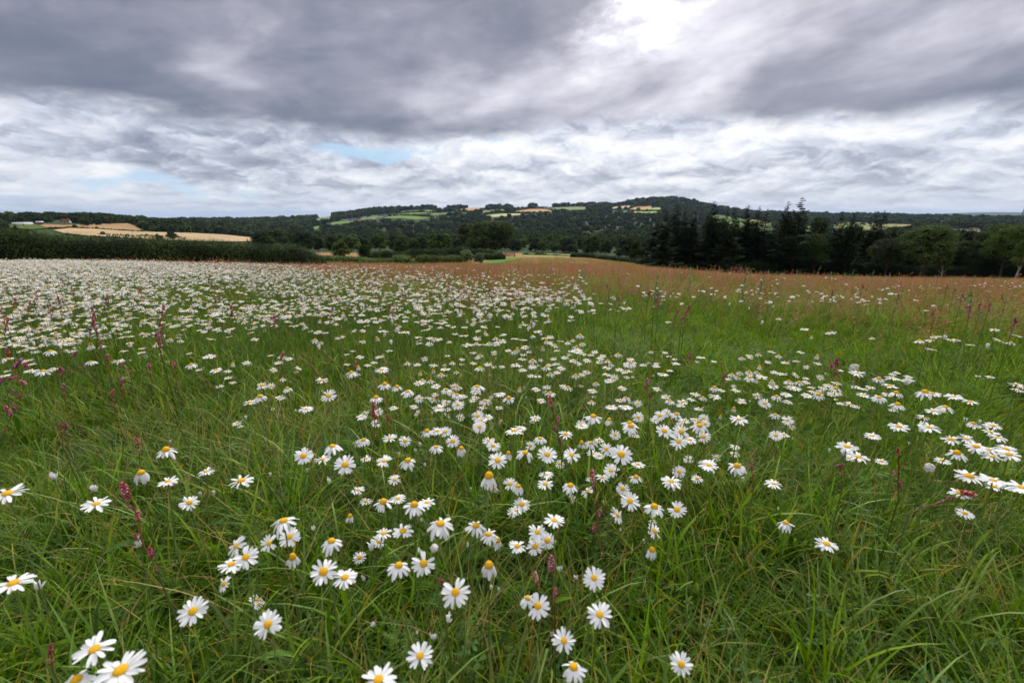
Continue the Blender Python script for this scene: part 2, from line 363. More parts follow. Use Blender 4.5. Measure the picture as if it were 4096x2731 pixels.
GA = np.linspace(AZ[0], AZ[-1], 260); GR = np.linspace(math.log(14), math.log(30000), 300)
tmp = np.array([np.interp(GA, AZ, row) for row in TT]); GT = np.array([np.interp(GR, np.log(RS), tmp[:, j]) for j in range(len(GA))]).T
def blur(a, n, ax):
    k = np.exp(-np.linspace(-2, 2, 2 * n + 1) ** 2); k /= k.sum()
    return np.apply_along_axis(lambda r_: np.convolve(np.pad(r_, n, 'edge'), k, 'valid'), ax, a)
GT = blur(blur(GT, 2, 1), 3, 0)
def tgrid(az, lr):
    fa = np.clip((az - GA[0]) / (GA[1] - GA[0]), 0, len(GA) - 1.001); fr = np.clip((lr - GR[0]) / (GR[1] - GR[0]), 0, len(GR) - 1.001)
    i, j = fr.astype(int), fa.astype(int); a, b = fr - i, fa - j
    return GT[i, j] * (1 - a) * (1 - b) + GT[i + 1, j] * a * (1 - b) + GT[i, j + 1] * (1 - a) * b + GT[i + 1, j + 1] * a * b
def wob(x, y, s, seed=0):
    """cheap smooth value noise"""
    x = np.asarray(x, float) / s + seed * 17.3; y = np.asarray(y, float) / s - seed * 9.1
    return (np.sin(x * 1.3 + 2.1 * np.sin(y * .7 + seed)) + np.sin(y * 1.7 + 1.7 * np.sin(x * .9 + 2 * seed)) + np.sin((x + y) * 2.9 + np.sin(x * 2.3)) * .5) / 2.5
def ground(x, y):
    x = np.asarray(x, float); y = np.asarray(y, float)
    r = np.maximum(np.hypot(x, y), 1e-6); az = np.arctan2(x, y)
    rr = np.maximum(r, 14)
    zf = tgrid(az, np.log(rr)) * rr - .46 * np.clip((160 - rr) / 100, 0, 1)
    z14 = tgrid(az, np.full_like(r, math.log(14))) * 14 - .46
    zn = -(.80 + .03 * r + (-z14 - .80 - .42) * (r / 14) ** 2)
    z = np.where(r < 14, zn, zf)
    z = z + .018 * wob(x, y, .45, 1) * np.clip(1 - r / 40, 0, 1) + np.clip((r - 200) / 1500, 0, 1) * 2.0 * wob(x, y, 90, 2)
    return z
def hit(u, v, rmin=14, rmax=12000):
    """where the ray through photo point (u, v) meets the ground beyond rmin"""
    X, Y, Z = (float(a) for a in dirpix(u, v)); h = math.hypot(X, Y)
    rs = np.exp(np.linspace(math.log(rmin), math.log(rmax), 900))
    g = ground(X / h * rs, Y / h * rs); d = Z / h * rs - g
    k = np.where(d < 0)[0]
    if len(k) == 0: k = [int(np.argmin(d))]
    i = k[0]; r_ = rs[i]
    return X / h * r_, Y / h * r_, float(g[i]), r_
def onground(u, r_, v=950):
    X, Y, _ = (float(a) for a in dirpix(u, v)); h = math.hypot(X, Y)
    x, y = X / h * r_, Y / h * r_
    return x, y, float(ground(x, y))
def inpoly(u, v, poly):
    u = np.asarray(u, float); v = np.asarray(v, float); res = np.zeros(u.shape, bool); n = len(poly)
    for i in range(n):
        (x0, y0), (x1, y1) = poly[i], poly[(i + 1) % n]
        c = ((y0 > v) != (y1 > v)) & (u < (x1 - x0) * (v - y0) / ((y1 - y0) or 1e-9) + x0); res ^= c
    return res
def lut(tab_u, tab_v, tab, u, v):
    tab = np.asarray(tab, float); u = np.clip(u, tab_u[0], tab_u[-1]); v = np.clip(v, tab_v[0], tab_v[-1])
    j = np.clip(np.searchsorted(tab_u, u, 'right') - 1, 0, len(tab_u) - 2); i = np.clip(np.searchsorted(tab_v, v, 'right') - 1, 0, len(tab_v) - 2)
    tu, tv = np.asarray(tab_u, float), np.asarray(tab_v, float)
    a = (u - tu[j]) / (tu[j + 1] - tu[j]); b = (v - tv[i]) / (tv[i + 1] - tv[i])
    return tab[i, j] * (1 - a) * (1 - b) + tab[i, j + 1] * a * (1 - b) + tab[i + 1, j] * (1 - a) * b + tab[i + 1, j + 1] * a * b
# how rusty-red the field growth is, and how thick the daisies stand, by place in the field
RU = [0, 400, 800, 1200, 1600, 2000, 2400, 2800, 3200, 3600, 4096]; RV = [1000, 1035, 1055, 1075, 1100, 1130, 1170, 1220, 1300, 1400]
RED = [[.3, .6, .6, .7, .5, .2, .3, .4, .6, .6, .6],
       [.5, .65, .6, .6, .6, .6, .45, .5, .6, .6, .6],
       [.1, .3, .6, .85, .95, .95, .9, .55, .55, .6, .6],
       [.05, .1, .2, .5, .85, .95, .9, .6, .5, .55, .6],
       [.05, .05, .1, .2, .5, .75, .65, .4, .3, .4, .45],
       [.03, .03, .05, .1, .25, .4, .4, .35, .35, .4, .5],
       [.03, .02, .02, .05, .12, .2, .2, .2, .3, .3, .35],
       [.02, .02, .02, .02, .06, .1, .08, .06, .12, .2, .3],
       [0, 0, 0, 0, .02, .03, .02, .02, .04, .08, .15],
       [0] * 11]
DU = [0, 400, 800, 1200, 1600, 2000, 2200, 2400, 2800, 3200, 3600, 3800, 4096]; DV = [1020, 1045, 1065, 1090, 1130, 1170, 1210, 1250, 1300, 1350, 1400]
DEN = [[.8, .1, 0, 0, 0, 0, 0, 0, 0, 0, 0, 0, 0],
       [1, .6, .06, .0, 0, 0, 0, 0, 0, 0, 0, 0, 0],
       [1, 1, .45, .06, .01, .0, 0, 0, 0, 0, 0, 0, 0],
       [1, 1, .75, .3, .06, .02, .01, .0, 0, 0, 0, 0, .01],
       [.9, .9, .8, .6, .32, .14, .08, .03, .01, .01, 0, 0, .01],
       [.7, .75, .75, .7, .65, .45, .3, .15, .05, .03, .02, .03, .02],
       [.7, .75, .8, .8, .8, .6, .4, .12, .03, .14, .06, .03, .02],
       [.65, .7, .7, .75, .7, .55, .35, .1, .02, .16, .22, .08, .02],
       [.6, .6, .6, .5, .5, .5, .35, .1, .03, .08, .30, .25, .05],
       [.5, .6, .6, .3, .30, .38, .42, .15, .10, .08, .20, .25, .03],
       [.5, .4, .12, .08, .2, .35, .5, .35, .05, .06, .02, .03, .01]]

P_STRIP = [(1972, 1012), (2090, 1011), (2090, 1022), (1990, 1023)]
P_GREEN = [(1880, 1060), (1960, 1035), (2000, 1028), (2110, 1028), (2070, 1036), (2010, 1052), (1960, 1062)]
P_FLAT = [(2080, 1011), (2200, 1013), (2420, 1022), (2500, 1028), (2480, 1034), (2250, 1024), (2080, 1020)]
def build_terrain():
    na = 760
    azs = np.concatenate([np.linspace(-math.pi, -1.05, 40, endpoint=False), np.linspace(-1.05, 1.05, na), np.linspace(1.05, math.pi, 41)[1:]])
    rs = np.concatenate([[0.0], np.exp(np.linspace(math.log(.25), math.log(14), 90)), np.exp(np.linspace(math.log(14), math.log(420), 230))[1:], np.exp(np.linspace(math.log(420), math.log(40000), 170))[1:]])
    A, Rr = np.meshgrid(azs, rs); X, Y = np.sin(A) * Rr, np.cos(A) * Rr
    Z = ground(X, Y)
    V = np.stack([X, Y, Z], -1).reshape(-1, 3); nc = len(azs); i = np.arange(len(rs) - 1)[:, None]; j = np.arange(nc - 1)[None, :]
    a = i * nc + j; Fc = np.stack([a, a + 1, a + nc + 1, a + nc], -1).reshape(-1, 4)
    x, y, z, r = V[:, 0], V[:, 1], V[:, 2], Rr.ravel()
    u, v = pix(x, np.where(y > .2, y, .2), z + .3); front = y > .2
    v = np.where(front, v, 1100); u = np.where(front, u, 2000)
    C = np.zeros((len(V), 4)); C[:, 3] = 1
    g1, g2 = np.array([.045, .075, .018]), np.array([.10, .14, .03])
    n1 = wob(x, y, 3, 3) * .5 + .5; n2 = wob(x, y, 14, 5) * .5 + .5
    red = lut(RU, RV, RED, u, v); near = (r < 210)
    rc = np.array([.34, .145, .095]); yg = np.array([.19, .20, .045])
    base = g1 * (1 - n1[:, None]) + np.array([.06, .095, .02]) * n1[:, None]
    far_field = np.clip((r - 5) / 20, 0, 1)[:, None]
    base = base * (1 - far_field) + (yg * (.85 + .3 * n2[:, None])) * far_field
    k = np.clip(red + .25 * (n2 - .5), 0, 1)[:, None] * .9
    c = base * (1 - k) + rc * k
    c = np.where(inpoly(u, v, P_STRIP)[:, None], np.array([.33, .15, .06]), c)
    c = np.where(inpoly(u, v, P_GREEN)[:, None], np.array([.09, .17, .03]), c)
    c = np.where(inpoly(u, v, P_FLAT)[:, None], np.array([.22, .23, .07]), c)
    dk = np.array([.030, .048, .016])
    c = np.where((r >= 275)[:, None], dk * (.8 + .5 * n2[:, None]), c)
    hf = ((u < 1250) & (r > 90))[:, None]; c = np.where(hf, dk * 1.3, c)
    C[:, :3] = c
    m = bpy.data.materials.new('field_ground'); m.use_nodes = True; nt = m.node_tree; N.tree = nt
    p = nt.nodes['Principled BSDF']; p.inputs['Roughness'].default_value = .95; p.inputs['Specular IOR Level'].default_value = .1
    at = nt.nodes.new('ShaderNodeAttribute'); at.attribute_name = 'cover'
    tc = nt.nodes.new('ShaderNodeTexCoord'); nz = noise(N(tc.outputs['Object']), 1.1, 9, .65); n5 = noise(N(tc.outputs['Object']), 9, 6, .7)
    hs = nt.nodes.new('ShaderNodeHueSaturation'); nt.links.new(at.outputs['Color'], hs.inputs['Color'])
    nt.links.new((.35 + nz * .7 + n5 * .6).s, hs.inputs['Value']); nt.links.new(hs.outputs[0], p.inputs['Base Color'])
    bp = nt.nodes.new('ShaderNodeBump'); bp.inputs['Strength'].default_value = .6; bp.inputs['Distance'].default_value = .15
    nt.links.new(n5.s, bp.inputs['Height']); nt.links.new(bp.outputs[0], p.inputs['Normal'])
    o = link('ground', mesh('ground', V, Fc, m, attrs={'cover': C}, smooth=True)); tag(o, 'meadow falling away into the wooded valley and the far hills', None, kind='structure')
build_terrain()

# draped far fields: (name, colour, second colour, outline in photo points, rmin)
def c2(pts): return [(1200 + x / 1.568, 750 + y / 1.568) for x, y in pts]
def c3(pts): return [(2500 + x / 1.4737, 750 + y / 1.4737) for x, y in pts]
def c1(pts): return [(x / 1.68, 750 + y / 1.68) for x, y in pts]
TAN, STUB, PALE, GRN, BRT, OLV = (.44, .26, .13), (.44, .32, .18), (.42, .40, .20), (.14, .21, .055), (.30, .38, .13), (.19, .23, .09)
FIELDS = [
 ('stubble_field', STUB, c1([(360, 292), (470, 278), (640, 284), (820, 296), (960, 303), (1290, 310), (1500, 320), (1640, 334), (1760, 345), (1757, 362), (1600, 368), (1300, 366), (1000, 356), (800, 340), (600, 330), (420, 310)]), 350),
 ('stubble_field', (.33, .205, .105), c1([(270, 262), (300, 250), (430, 258), (640, 250), (860, 246), (900, 260), (960, 297), (860, 298), (640, 282), (460, 274), (330, 278)]), 420),
 ('pasture', (.085, .12, .03), c1([(60, 262), (110, 252), (230, 246), (268, 262), (320, 280), (200, 288), (60, 275)]), 420),
 ('ploughed_field', TAN, c2([(965, 152), (1000, 140), (1040, 132), (1165, 126), (1182, 133), (1110, 147), (1040, 150)]), 1300),
 ('ploughed_field', TAN, c2([(1335, 160), (1370, 148), (1440, 138), (1520, 137), (1580, 148), (1570, 157), (1450, 160)]), 1300),
 ('hay_field', PALE, c2([(1160, 180), (1210, 172), (1290, 166), (1395, 166), (1392, 174), (1290, 182), (1215, 188)]), 1300),
 ('pasture', OLV, c2([(1570, 142), (1600, 128), (1700, 124), (1800, 124), (1805, 146), (1700, 147), (1640, 144)]), 1300),
 ('ploughed_field', STUB, c2([(1935, 133), (1990, 121), (2060, 116), (2100, 118), (2062, 134), (1990, 140)]), 1300),
 ('ploughed_field', TAN, c2([(2060, 136), (2110, 124), (2215, 121), (2205, 130), (2150, 142), (2110, 148)]), 1300),
 ('pasture', BRT, c2([(2135, 142), (2190, 133), (2265, 128), (2275, 148), (2200, 152)]), 1300),
 ('pasture', BRT, c2([(2090, 153), (2235, 151), (2250, 170), (2190, 170), (2120, 163)]), 1300),
 ('ploughed_field', STUB, c2([(2005, 155), (2080, 156), (2140, 161), (2140, 168), (2020, 163)]), 1300),
 ('hay_field', OLV, c2([(588, 158), (700, 147), (800, 142), (890, 150), (800, 155), (690, 158)]), 1300),
 ('pasture', GRN, c2([(545, 178), (620, 168), (700, 160), (830, 157), (780, 166), (640, 176)]), 1300),
 ('pasture', GRN, c2([(765, 185), (830, 166), (900, 162), (965, 154), (985, 160), (940, 174), (860, 186)]), 1300),
 ('pasture', GRN, c2([(520, 196), (560, 184), (640, 177), (740, 180), (830, 189), (800, 196), (740, 205), (640, 196)]), 1300),
 ('pasture', GRN, c2([(145, 238), (200, 222), (260, 213), (330, 211), (400, 215), (330, 226), (230, 236)]), 1100),
 ('pasture', GRN, c2([(350, 207), (410, 190), (470, 182), (540, 180), (500, 198), (430, 208)]), 1200),
 ('hay_field', OLV, c2([(85, 205), (130, 190), (170, 181), (212, 180), (200, 200), (120, 209)]), 1300),
 ('pasture', GRN, c2([(68, 252), (130, 242), (135, 252), (100, 266)]), 1000),
 ('hay_field', STUB, c2([(1248, 140), (1300, 130), (1360, 124), (1430, 121), (1440, 127), (1340, 136)]), 1300),
 ('pasture', OLV, c2([(1135, 168), (1150, 150), (1250, 140), (1300, 141), (1260, 156), (1200, 166)]), 1300),
 ('pasture', OLV, c2([(850, 140), (850, 131), (930, 127), (925, 138)]), 1300),
 ('pasture', (.085, .13, .035), c3([(500, 170), (560, 165), (700, 190), (860, 215), (870, 262), (760, 268), (600, 262), (500, 230)]), 700),
 ('hay_field', (.30, .27, .10), c3([(690, 188), (780, 195), (840, 212), (860, 226), (780, 222), (700, 204)]), 650),
 ('pasture', (.17, .20, .07), c3([(1060, 232), (1180, 232), (1180, 262), (1060, 262)]), 800),
 ('pasture', (.20, .22, .08), c3([(1230, 206), (1330, 210), (1470, 214), (1690, 222), (1700, 232), (1560, 236), (1520, 262), (1380, 262), (1230, 240)]), 800),
 ('hay_field', (.34, .24, .11), c3([(1500, 222), (1690, 222), (1690, 230), (1560, 234), (1500, 232)]), 780),
 ('pasture', (.16, .22, .07), c3([(1830, 248), (2000, 250), (2090, 256), (2085, 268), (1900, 280), (1840, 270)]), 800),
 ('hay_field', (.36, .30, .17), c3([(1830, 236), (1900, 240), (1900, 246), (1835, 243)]), 850),
 ('ploughed_field', TAN, c3([(1068, 190), (1098, 192), (1098, 199), (1070, 198)]), 1500),
 ('hay_field', (.42, .37, .24), c3([(1780, 198), (1900, 200), (1890, 204), (1780, 203)]), 2500),
]
def drape(name, colr, poly, rmin, i):
    us = [p[0] for p in poly]; vs = [p[1] for p in poly]
    u0, u1, v0, v1 = min(us), max(us), min(vs), max(vs)
    # world outline, then triangulated on a regular world lattice clipped to the outline
    big = []
    n = len(poly)
    for k in range(n):
        (a, b), (c, d) = poly[k], poly[(k + 1) % n]
        for t in (0, .33, .67): big.append((a + (c - a) * t, b + (d - b) * t))
    W = [hit(a, b, rmin) for a, b in big]
    W = [(q[0], q[1]) for q in W]
    from mathutils.geometry import delaunay_2d_cdt
    xs = [q[0] for q in W]; ys = [q[1] for q in W]
    st = max(max(xs) - min(xs), max(ys) - min(ys)) / 26
    gx, gy = np.meshgrid(np.arange(min(xs), max(xs), st), np.arange(min(ys), max(ys), st))
    ins = inpoly(gx.ravel(), gy.ravel(), W)
    P2 = [Vector(q) for q in W] + [Vector(q) for q in zip(gx.ravel()[ins], gy.ravel()[ins])]
    res = delaunay_2d_cdt(P2, [], [list(range(len(W)))], 1, .01)
    V = np.array([(q.x, q.y) for q in res[0]])
    if len(V) < 3: return
    z = ground(V[:, 0], V[:, 1]) + .5 + .0006 * np.hypot(V[:, 0], V[:, 1])
    m = FM.get(colr)
    if m is None:
        m = bpy.data.materials.new('crop_' + name); m.use_nodes = True; nt = m.node_tree; N.tree = nt
        p = nt.nodes['Principled BSDF']; p.inputs['Roughness'].default_value = .95; p.inputs['Specular IOR Level'].default_value = .05
        tc = nt.nodes.new('ShaderNodeTexCoord')
        nz = noise(N(tc.outputs['Object']), .02, 8, .6)
        mp = nt.nodes.new('ShaderNodeMapping'); mp.inputs['Rotation'].default_value = (0, 0, .6 + i); mp.inputs['Scale'].default_value = (.012, .35, 1)
        nt.links.new(tc.outputs['Object'], mp.inputs['Vector']); st2 = noise(N(mp.outputs[0]), 1, 4, .6)
        c = mixc(sstep(nz * .6 + st2 * .4, .35, .65), tuple(x * .78 for x in colr), tuple(x * 1.15 for x in colr)); nt.links.new(c.s, p.inputs['Base Color']); FM[colr] = m
    o = link(name, mesh(name, np.column_stack([V, z]), [list(f) for f in res[2]], m)); o['kind'] = 'structure'
FM = {}
for i, (nm, c_, poly, rm) in enumerate(FIELDS): drape(nm, c_, poly, rm, i)

# ------------------------------------------------------------------ scatter by geometry nodes: pieces and points travel in one mesh
def scatter(name, geos, mats, P, rot, scl, idx, label, cat):
    V, Fc, Mi, T, G = [], [], [], [], []; off = 0
    for gi, g in enumerate(geos):
        v, f, m_, t = g.arrays(); f = np.where(f >= 0, f + off, -1); V.append(v); Fc.append(f); Mi.append(m_); T.append(t); G.append(np.full(len(v), gi)); off += len(v)
    V, Fc, Mi, T, G = np.vstack(V), np.vstack(Fc), np.concatenate(Mi), np.concatenate(T), np.concatenate(G)
    n, k = len(V), len(P)
    q = Fc[:, 3] >= 0; tot = np.where(q, 4, 3); st = np.concatenate([[0], np.cumsum(tot)[:-1]]); li = Fc[np.arange(4)[None, :] < tot[:, None]]
    me = bpy.data.meshes.new(name)
    me.vertices.add(n + k); me.vertices.foreach_set('co', np.vstack([V, P]).astype(np.float32).ravel())
    me.loops.add(len(li)); me.loops.foreach_set('vertex_index', li.astype(np.int32))
    me.polygons.add(len(Fc)); me.polygons.foreach_set('loop_start', st.astype(np.int32)); me.polygons.foreach_set('loop_total', tot.astype(np.int32))
    for mt in mats: me.materials.append(mt)
    me.polygons.foreach_set('material_index', Mi.astype(np.int32))
    def at(nm, typ, dat, key='value'):
        a = me.attributes.new(nm, typ, 'POINT'); a.data.foreach_set(key, dat)
    z = np.zeros
    at('tint', 'FLOAT', np.concatenate([T, z(k)]).astype(np.float32))
    at('grp', 'INT', np.concatenate([G, -np.ones(k)]).astype(np.int32))
    at('idx', 'INT', np.concatenate([z(n), idx]).astype(np.int32))
    at('rot', 'FLOAT_VECTOR', np.vstack([z((n, 3)), rot]).astype(np.float32).ravel(), 'vector')
    s3 = np.asarray(scl); s3 = np.repeat(s3[:, None], 3, 1) if s3.ndim == 1 else s3
    at('scl', 'FLOAT_VECTOR', np.vstack([np.ones((n, 3)), s3]).astype(np.float32).ravel(), 'vector')
    me.update(calc_edges=True)
    ng = bpy.data.node_groups.new('scatter_' + name, 'GeometryNodeTree')
    ng.interface.new_socket('Geometry', in_out='INPUT', socket_type='NodeSocketGeometry'); ng.interface.new_socket('Geometry', in_out='OUTPUT', socket_type='NodeSocketGeometry')
    nn, L = ng.nodes, ng.links
    gi, go = nn.new('NodeGroupInput'), nn.new('NodeGroupOutput')
    def na(nm, typ):
        a = nn.new('GeometryNodeInputNamedAttribute'); a.data_type = typ; a.inputs['Name'].default_value = nm; return a.outputs['Attribute']
    cmp = nn.new('FunctionNodeCompare'); cmp.data_type = 'INT'; cmp.operation = 'LESS_THAN'
    ia = [s for s in cmp.inputs if s.type == 'INT']; L.new(na('grp', 'INT'), ia[0]); ia[1].default_value = 0
    sp = nn.new('GeometryNodeSeparateGeometry'); sp.domain = 'POINT'; L.new(gi.outputs[0], sp.inputs[0]); L.new(cmp.outputs[0], sp.inputs[1])
    si = nn.new('GeometryNodeSplitToInstances'); si.domain = 'POINT'; L.new(sp.outputs['Inverted'], si.inputs[0]); L.new(na('grp', 'INT'), si.inputs['Group ID'])
    mp = nn.new('GeometryNodeMeshToPoints'); L.new(sp.outputs['Selection'], mp.inputs[0])
    io = nn.new('GeometryNodeInstanceOnPoints'); L.new(mp.outputs[0], io.inputs['Points']); L.new(si.outputs[0], io.inputs['Instance'])
    io.inputs['Pick Instance'].default_value = True; L.new(na('idx', 'INT'), io.inputs['Instance Index']); L.new(na('rot', 'FLOAT_VECTOR'), io.inputs['Rotation']); L.new(na('scl', 'FLOAT_VECTOR'), io.inputs['Scale'])
    L.new(io.outputs[0], go.inputs[0])
    o = link(name, me); md = o.modifiers.new('scatter', 'NODES'); md.node_group = ng
    tag(o, label, cat, kind='stuff'); return o

# ------------------------------------------------------------------ trees
def leafcloud(g, lobes, n, size, tmean=.5, m=0, flat=.35, shell=.75):
    """n leaf sprays spread through overlapping lobes (x, y, z, rx, ry, rz)"""
    lob = np.array(lobes, float); wgt = (lob[:, 3] * lob[:, 4] + lob[:, 4] * lob[:, 5]); k = rng.choice(len(lob), n, p=wgt / wgt.sum())
    d = rng.normal(size=(n, 3)); d /= np.linalg.norm(d, axis=1)[:, None]
    d[:, 2] = np.where((d[:, 2] < -.35) & (rng.random(n) < .6), -d[:, 2], d[:, 2])
    rr = shell + (1.08 - shell) * rng.random(n) ** .6
    C = lob[k, :3] + d * lob[k, 3:6] * rr[:, None]
    nr = d + rng.normal(size=(n, 3)) * .6; nr /= np.linalg.norm(nr, axis=1)[:, None]
    a = np.cross(nr, rng.normal(size=(n, 3))); a /= np.linalg.norm(a, axis=1)[:, None]; b = np.cross(nr, a)
    s = size * (.6 + .8 * rng.random(n))[:, None]
    V = np.stack([C - a * s, C - b * s * .55 + nr * s * .2, C + a * s, C + b * s * .55 - nr * s * .1], 1).reshape(-1, 3)
    Fc = np.arange(n * 4).reshape(n, 4)
    t = np.clip(tmean + (rng.random(n) - .5) * .5 + (rng.random(len(lob))[k] - .5) * .4, 0, 1)
    g.add(V, Fc, m, np.repeat(t, 4))
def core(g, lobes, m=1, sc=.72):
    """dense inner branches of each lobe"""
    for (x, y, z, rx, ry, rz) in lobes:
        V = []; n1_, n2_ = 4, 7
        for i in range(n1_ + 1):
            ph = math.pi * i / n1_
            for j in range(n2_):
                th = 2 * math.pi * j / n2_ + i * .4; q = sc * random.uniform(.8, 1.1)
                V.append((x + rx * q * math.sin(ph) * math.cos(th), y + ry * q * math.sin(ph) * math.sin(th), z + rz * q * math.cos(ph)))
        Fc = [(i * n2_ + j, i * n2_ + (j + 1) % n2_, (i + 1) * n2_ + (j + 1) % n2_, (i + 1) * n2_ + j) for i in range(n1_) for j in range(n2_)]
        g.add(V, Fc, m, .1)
def crown_lobes(nl, wd, h, z0, seed):
    rr = random.Random(seed); L = [(0, 0, z0 + (h - z0) * .52, wd * .30, wd * .30, (h - z0) * .42)]
    for i in range(nl):
        t = (i + .5) / nl; th = i * 2.4 + rr.uniform(-.5, .5); zz = z0 + (h - z0) * (.14 + .80 * t)
        rad = wd * .5 * math.sqrt(max(.05, 1 - ((t - .38) / .72) ** 2)) * rr.uniform(.62, 1.0)
        s = wd * rr.uniform(.13, .21); L.append((rad * math.cos(th) * .75, rad * math.sin(th) * .75, min(zz, h - s * .75), s * 1.15, s * 1.15, s * .85))
    return L
def trunk_geo(h, z0, rad, lobes, m=0, lean=0, nb=7):
    g = Geo(); P = [(lean * t * t * h, .03 * h * math.sin(3 * t), h * .8 * t) for t in np.linspace(0, 1, 7)]
    g.add(*tube_arr(P, np.linspace(rad, rad * .2, 7), 7), m)
    for l in lobes[1:nb + 1]:
        z1 = max(z0 * .6, min(l[2] - h * .2, h * .5)); k = z1 / (h * .8); s = np.array([lean * k * k * h, .03 * h * math.sin(3 * k), z1]); e = np.array(l[:3])
        mid = (s + e) / 2 + np.array([0, 0, -h * .02]); g.add(*tube_arr([s, mid, e], [rad * .4, rad * .26, rad * .08], 5), m)
    return g
TREEM = {}
def broad(key, h, wd, z0, nl, nleaf, lsz, leafm, bark='bark', seed=1, lean=0, tm=.5, shell=.75, corek=.7):
    L = crown_lobes(nl, wd, h, z0, seed); g = Geo(); core(g, L, 1, corek); leafcloud(g, L, nleaf, lsz, tm, 0, shell=shell)
    TREEM[key] = (g.mesh('crown', [M[leafm], M['dark']]), trunk_geo(h, z0, h * .022, L, 0, lean).mesh('trunk', M[bark], True), h, wd)
for s_ in range(4): broad(f'b{s_}', 10, 9.5 + s_ % 2, 1.0, 16, 2300, .34, 'oak', seed=10 + s_, tm=.35 + .1 * s_)
for s_ in range(2): broad(f'p{s_}', 10, 8.5, 1.0, 15, 2300, .32, 'oakl', seed=30 + s_)
for s_ in range(2): broad(f'n{s_}', 10, 7.6, 3.2, 17, 9000, .15, 'oak', seed=50 + s_, tm=.55, shell=.6, corek=.5)
broad('np', 10, 8.0, 3.0, 20, 9000, .15, 'oakl', seed=61, shell=.6, corek=.45, tm=.35)
broad('birch', 10, 4.6, 2.6, 12, 5200, .12, 'oak', 'birch', seed=66, lean=.10, tm=.6, shell=.4, corek=.3)
broad('oak', 15, 17.5, 3.0, 34, 15000, .26, 'oak', seed=71, tm=.62, shell=.72)
broad('oak2', 13, 9, 4.0, 15, 6000, .26, 'oak', seed=74, lean=.12, tm=.7, shell=.6)
broad('shrub', 3, 3.2, .2, 14, 2600, .12, 'willow', seed=81, corek=.6)
broad('bush', 3, 4.2, .1, 12, 2200, .13, 'hedge', seed=83, corek=.8, tm=.6)
def conifer(key, wd, droop, seed, sparse=1.0, h=10, z0=.12, topbare=0.0):
    rr = random.Random(seed); g = Geo(); V = []; Fc = []; T = []
    nw = int(36 * sparse + 6)
    for i in range(nw):
        t = z0 + (1 - z0) * (i / nw) ** .95; z = h * t; Rb = wd * .5 * (1 - t) ** .82 * rr.uniform(.72, 1.12) + .12
        nb = rr.randint(4, 6) if t < .85 else 3
        for b in range(nb):
            th = rr.uniform(0, 6.28); L_ = Rb * rr.uniform(.6, 1.1); dr = droop * rr.uniform(.6, 1.3) * (1.15 - t)
            dx, dy = math.cos(th), math.sin(th); ns = 5
            tt = rr.random()
            pts = [(dx * L_ * s / ns, dy * L_ * s / ns, z + L_ * (.18 * (s / ns) - dr * (s / ns) ** 2 + .16 * (s / ns) ** 4)) for s in range(ns + 1)]
            for s in range(ns):                      # twigs each side, drooping sprays
                p0 = np.array(pts[s]); p1 = np.array(pts[s + 1]); wq = L_ * .34 * (1 - .55 * s / ns) + .09
                for sg in (-1, 1):
                    for q in range(3):
                        f = rr.random(); b0 = p0 + (p1 - p0) * f; b1 = b0 + (p1 - p0) * .75
                        tip = b0 + np.array([-dy * sg * wq, dx * sg * wq, -wq * rr.uniform(.15, .75)]) + (p1 - p0) * rr.uniform(.3, 1.0)
                        n_ = len(V); V += [b0, b1, tip]; Fc.append((n_, n_ + 1, n_ + 2)); T += [tt * .5, tt * .5, min(1, tt * .5 + .4)]
                n_ = len(V); wv = np.array([-dy, dx, 0]) * .05 * (1.2 - s / ns); V += [p0 - wv, p0 + wv, p1]; Fc.append((n_, n_ + 1, n_ + 2)); T += [.2] * 3
    g.add(V, np.array(Fc), 0, T)
    tg = Geo(); tg.add(*tube_arr([(0, 0, 0), (.02, 0, h * .5), (0, .02, h * 1.0)], [h * .013, h * .008, h * .0012], 6), 0)
    TREEM[key] = (g.mesh('crown', [M['needle']]), tg.mesh('trunk', M['bark'], True), h, wd)
conifer('c0', 5.0, .55, 1); conifer('c1', 4.2, .35, 2); conifer('c2', 3.6, .6, 3); conifer('c3', 4.6, .3, 4, .75); conifer('c4', 3.0, .2, 5, .5, z0=.3)
def put_tree(key, x, y, z, height, name, width=None, rot=None, label=None, cat='tree', group=None):
    cr, tk, h, wd = TREEM[key]; e = link(name, None); e.location = (x, y, z - .15); s = height / h
    sx = s if width is None else width / wd; e.scale = (sx, sx, s); e.rotation_euler = (0, 0, random.uniform(0, 6.28) if rot is None else rot)
    link('crown', cr, e); link('trunk', tk, e); tag(e, label, cat, group); return e
def tree_px(key, u, vtop, vbase, z, name, wpx=None, **k):
    """stand a tree at depth z so that it reaches from vbase to vtop"""
    if name == 'field_tree': z = hit(u, vbase, 280)[1]
    X, Y, Z = (float(a) for a in dirpix(u, vbase)); x, y = X * z, Y * z; gz = float(ground(x, y))
    _, _, Zt = (float(a) for a in dirpix(u, vtop)); Yt = float(dirpix(u, vtop)[1]); top = Zt * y / Yt
    return put_tree(key, x, y, gz, max(.5, top - gz), name, None if wpx is None else wpx * z / F * (1.75 if key[0] == 'c' and name != 'field_tree' else 1.1), **k)

